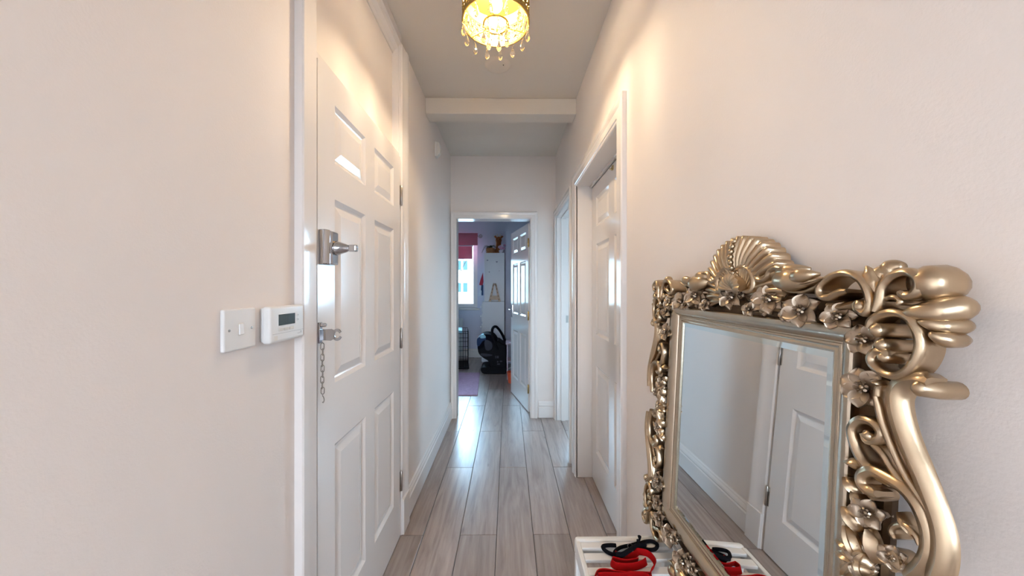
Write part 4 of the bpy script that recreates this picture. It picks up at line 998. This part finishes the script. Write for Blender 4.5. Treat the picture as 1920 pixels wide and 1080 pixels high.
# infant car seat on the floor: side outline measured from the photo
def c7(x, y): return (845+x/6.75, 540+y/6.75)
CSY = 5.36
def csp(x, y): q = at_y(*c7(x, y), CSY); return (q.x, q.z)
z_off = csp(540, 1040)[1]
def csz(x, y): q = csp(x, y); return (q[0], max(0.0, q[1]-z_off))
cs = empty('infant_car_seat', (csp(540, 1040)[0], CSY, 0)); tag(cs, 'black infant car seat with carry handle in front of the cabinet', 'car seat')
def CS(name, m, pts, y0, y1, bevel=0.02):
    q = [(v.x, max(0.0, v.y)) for v in catmull([(*csz(*p), 0) for p in pts], 4, True)]
    b = MB(); b.prism(q, y0, y1, 'xz'); return W2(b.build(name, m, cs, smooth=40, bevel=min(bevel, 0.018), seg=3), cs)
CS('shell', 'black_plastic', [(365, 740), (375, 800), (430, 850), (480, 880), (508, 940), (530, 985), (690, 985), (705, 900), (705, 715), (650, 670), (590, 640), (470, 690)], CSY-0.20, CSY+0.20, 0.03)
CS('rocker_base', 'black_plastic', [(402, 965), (400, 1010), (440, 1038), (560, 1040), (690, 1040), (705, 1000), (705, 965), (640, 950), (500, 955)], CSY-0.21, CSY+0.21, 0.02)
CS('canopy', 'black_fabric', [(352, 640), (352, 720), (370, 775), (450, 770), (560, 760), (610, 690), (560, 590), (500, 562), (430, 560), (380, 590)], CSY-0.185, CSY+0.185, 0.05)
CS('side_wing', 'grey_fabric', [(440, 640), (450, 740), (500, 755), (535, 720), (530, 660), (480, 625)], CSY-0.205, CSY-0.185, 0.01)
CS('muslin_cover', 'navy_fabric', [(350, 610), (348, 690), (372, 700), (420, 640), (455, 625), (450, 590), (400, 590)], CSY-0.20, CSY+0.10, 0.012)
CS('cyan_patch', 'cyan_fabric', [(385, 580), (395, 605), (450, 600), (452, 580), (430, 562), (400, 564)], CSY-0.215, CSY-0.05, 0.010)
CS('side_trim', 'grey_fabric', [(392, 790), (400, 812), (450, 825), (530, 815), (525, 800), (440, 788)], CSY-0.212, CSY-0.195, 0.004)
b = MB(); hp = [(600, 745, -0.20), (560, 650, -0.20), (535, 560, -0.19), (533, 500, -0.16), (555, 474, -0.08), (585, 490, 0.02), (625, 550, 0.12), (665, 630, 0.18), (690, 700, 0.20)]
path = []
for (x, y, d) in hp:
    q = csz(x, y); path.append((q[0], CSY+d, q[1]))
b.tube(catmull(path, 5), 0.021, 10); W2(b.build('carry_handle', 'black_plastic', cs, smooth=60), cs)
for (x, y, w_, h_) in ((600, 832, 26, 30), (575, 832, 10, 34), (600, 890, 18, 22), (640, 885, 30, 16), (610, 918, 34, 16), (655, 968, 40, 8)):
    b = MB(); pts = [csz(x-w_/2, y-h_/2), csz(x+w_/2, y-h_/2), csz(x+w_/2, y+h_/2), csz(x-w_/2, y+h_/2)]
    b.prism(pts, CSY-0.2035, CSY-0.199, 'xz'); W2(b.build('print_patch', 'grey_fabric', cs), cs)

# wire dog crate
DC = empty('dog_crate', (-0.640, 5.50, 0), R(8)); tag(DC, 'black wire dog crate under the bedroom window', 'dog crate')
cw_, cd_, ch_ = 0.78, 0.52, 0.60
b = MB(); b.box(-cw_-0.01, 0.012, -0.02, cd_+0.01, 0.0, 0.028); b.build('tray', 'black_plastic', DC, bevel=0.008)
def wires(name, pts):
    for p in pts:
        b = MB(); b.tube(p, 0.0021, 5); b.build(name, 'black_plastic', DC, smooth=60)
wv = []
for k in range(20):
    x = -cw_*k/19; wv.append([(x, 0, 0.025), (x, 0, ch_)]); wv.append([(x, cd_, 0.025), (x, cd_, ch_)])
for k in range(1, 12):
    y = cd_*k/12; wv.append([(0, y, 0.025), (0, y, ch_)])
for k in range(8):
    x = -cw_*k/7; wv.append([(x, 0, ch_), (x, cd_, ch_)])
wires('wire', wv)
for z in (0.04, 0.20, 0.36, 0.50, ch_):
    b = MB(); b.tube([(0, 0, z), (0, cd_, z), (-cw_, cd_, z), (-cw_, 0, z)], 0.0034, 6, True); b.build('frame_rod', 'black_plastic', DC, smooth=60)
b = MB(); b.box(-0.30, -0.19, -0.012, -0.004, 0.24, 0.30); b.build('door_latch', 'steel', DC, bevel=0.002)
cl_ = MB(); rows = []
for i in range(9):
    x = -0.72+0.62*i/8
    rows.append([(x, y, 0.012*math.sin(i*1.3)*0.4+z) for y, z in ((-0.03, -0.03), (-0.022, 0.006), (0.1, 0.010), (0.3, 0.008), (0.42, 0.006), (0.42, 0.001), (0.1, 0.003), (-0.014, -0.001), (-0.024, -0.03))])
cl_.loft(rows); tq = cl_.build('folded_blanket', 'cyan_fabric', smooth=40); tq.location = (-0.640, 5.50, ch_+0.016); tq.rotation_euler.z = R(8)
tag(tq, 'turquoise blanket lying on top of the wire dog crate', 'blanket')

# radiator under the window
rdt = empty('radiator', (-1.20, 6.33, 0.12)); tag(rdt, 'white panel radiator on the wall behind the dog crate', 'radiator')
b = MB(); b.box(-0.45, 0.36, 0.0, 0.02, 0.0, 0.60); b.build('panel', 'radiator_white', rdt, bevel=0.006)
for k in range(16):
    x = -0.42+0.05*k; b = MB(); b.box(x, x+0.026, -0.009, 0.002, 0.03, 0.57); b.build('flute', 'radiator_white', rdt, bevel=0.006)
b = MB(); b.box(-0.45, 0.36, -0.005, 0.06, 0.60, 0.612); b.build('top_grille', 'radiator_white', rdt, bevel=0.003)
for x in (-0.3, 0.22):
    b = MB(); b.box(x, x+0.04, 0.018, 0.071, 0.1, 0.5); b.build('bracket', 'radiator_white', rdt)

# pink rug
rg0 = at_z(900, 700, 0.0); rg1 = at_z(895.5, 742, 0.0)
b = MB(); b.prism([(-1.55, rg1.y), (rg1.x, rg1.y), (rg0.x, rg0.y), (-1.55, rg0.y+0.02)], 0.0, 0.014, 'xy')
tag(b.build('rug', 'rug_pink', bevel=0.006), 'dusty pink rug on the bedroom floor inside the doorway', 'rug')

# roman blind and rod
ro = empty('curtain_rod', (-1.20, 6.31, 2.262)); tag(ro, 'dark curtain rod with a scrolled finial above the bedroom window', 'curtain rod')
b = MB(); b.tube([(-0.80, 0, 0), (0.645, 0, 0)], 0.009, 10); b.build('rod', 'steel', ro, smooth=60)
b = MB(); sp = [(0.645+0.045+0.038*(1-f*0.8)*math.cos(R(200)+f*R(500))*1.0, 0, 0.0+0.038*(1-f*0.8)*math.sin(R(200)+f*R(500))) for f in [k/24 for k in range(25)]]
b.tube(sp, 0.0065, 7); b.build('finial', 'steel', ro, smooth=60)
for x in (-0.7, 0.63):
    b = MB(); b.tube([(x, 0.09, 0.0), (x, 0.0, -0.012)], 0.006, 6); b.build('bracket', 'steel', ro, smooth=60)
rb = empty('roman_blind', (-1.20, 6.30, 2.30)); tag(rb, 'raspberry pink roman blind with two folds at the bedroom window', 'blind')
def fold(name, x0, x1, z0, z1, dy, m='blind_cloth'):
    b = MB(); rows = []
    for i in range(25):
        f = i/24; x = x0+(x1-x0)*f; r = []
        for q in range(7):
            g = q/6; r.append((x+0.0*g, dy-0.020*math.sin(math.pi*g)+0.004*math.sin(f*40), z0+(z1-z0)*g))
        rows.append(r+[(a, bb+0.006, c) for a, bb, c in r[::-1]])
    b.loft(rows); return b.build(name, m, rb, smooth=50)
fold('upper_fold', -0.62, 0.640, -0.215, 0.010, -0.018)
fold('stitched_band', -0.61, 0.560, -0.235, -0.212, -0.020, 'petal_white')
fold('lower_fold', -0.60, 0.545, -0.470, -0.232, -0.008)
cd = MB(); qa = at_y(875.5, 487, 6.39); qb = at_y(856, 527, 6.39)
tie = MB(); tie.tube(catmull([(qa.x, 6.37, qa.z), ((qa.x*0.5+qb.x*0.5)-0.01, 6.37, qa.z*0.5+qb.z*0.5), (qb.x, 6.37, qb.z), (qb.x-0.02, 6.37, qb.z-0.03)], 6), 0.006, 6)
o = tie.build('tie_cord', 'petal_white', rb, smooth=60); o.location = (1.20, -6.30, -2.30)

# low toy shelf beside the open door
tb = empty('toy_shelf', (0.066, 4.98, 0)); tag(tb, 'small pale pink toy shelf behind the open bedroom door', 'shelf')
for nm, bx_ in (('side_panel', (-0.085, -0.070, -0.14, 0.14, 0.0, 0.50)), ('side_panel', (0.42, 0.435, -0.14, 0.14, 0.0, 0.50)), ('top', (-0.100, 0.45, -0.15, 0.15, 0.50, 0.52)), ('shelf_board', (-0.070, 0.42, -0.13, 0.13, 0.25, 0.265)), ('shelf_board', (-0.070, 0.42, -0.13, 0.13, 0.02, 0.035))):
    b = MB(); b.box(*bx_); b.build(nm, 'pink_board', tb, bevel=0.003)
ot = empty('orange_toy_bucket', (0.060, 4.70, 0)); tag(ot, 'small orange toy bucket on the floor by the pink shelf', 'toy')
b = MB(); b.lathe([(0.0005, 0.0), (0.060, 0.0), (0.075, 0.14), (0.079, 0.14), (0.079, 0.148), (0.070, 0.148), (0.056, 0.008), (0.0005, 0.008)], n=22); b.build('bucket', 'orange_toy', ot, smooth=40)
b = MB(); b.tube([(0.078*math.cos(R(a)), 0.02+0.05*0, 0.14+0.06*math.sin(R(a))) for a in range(0, 181, 15)], 0.003, 6); b.build('bucket_handle', 'white_plastic', ot, smooth=60)
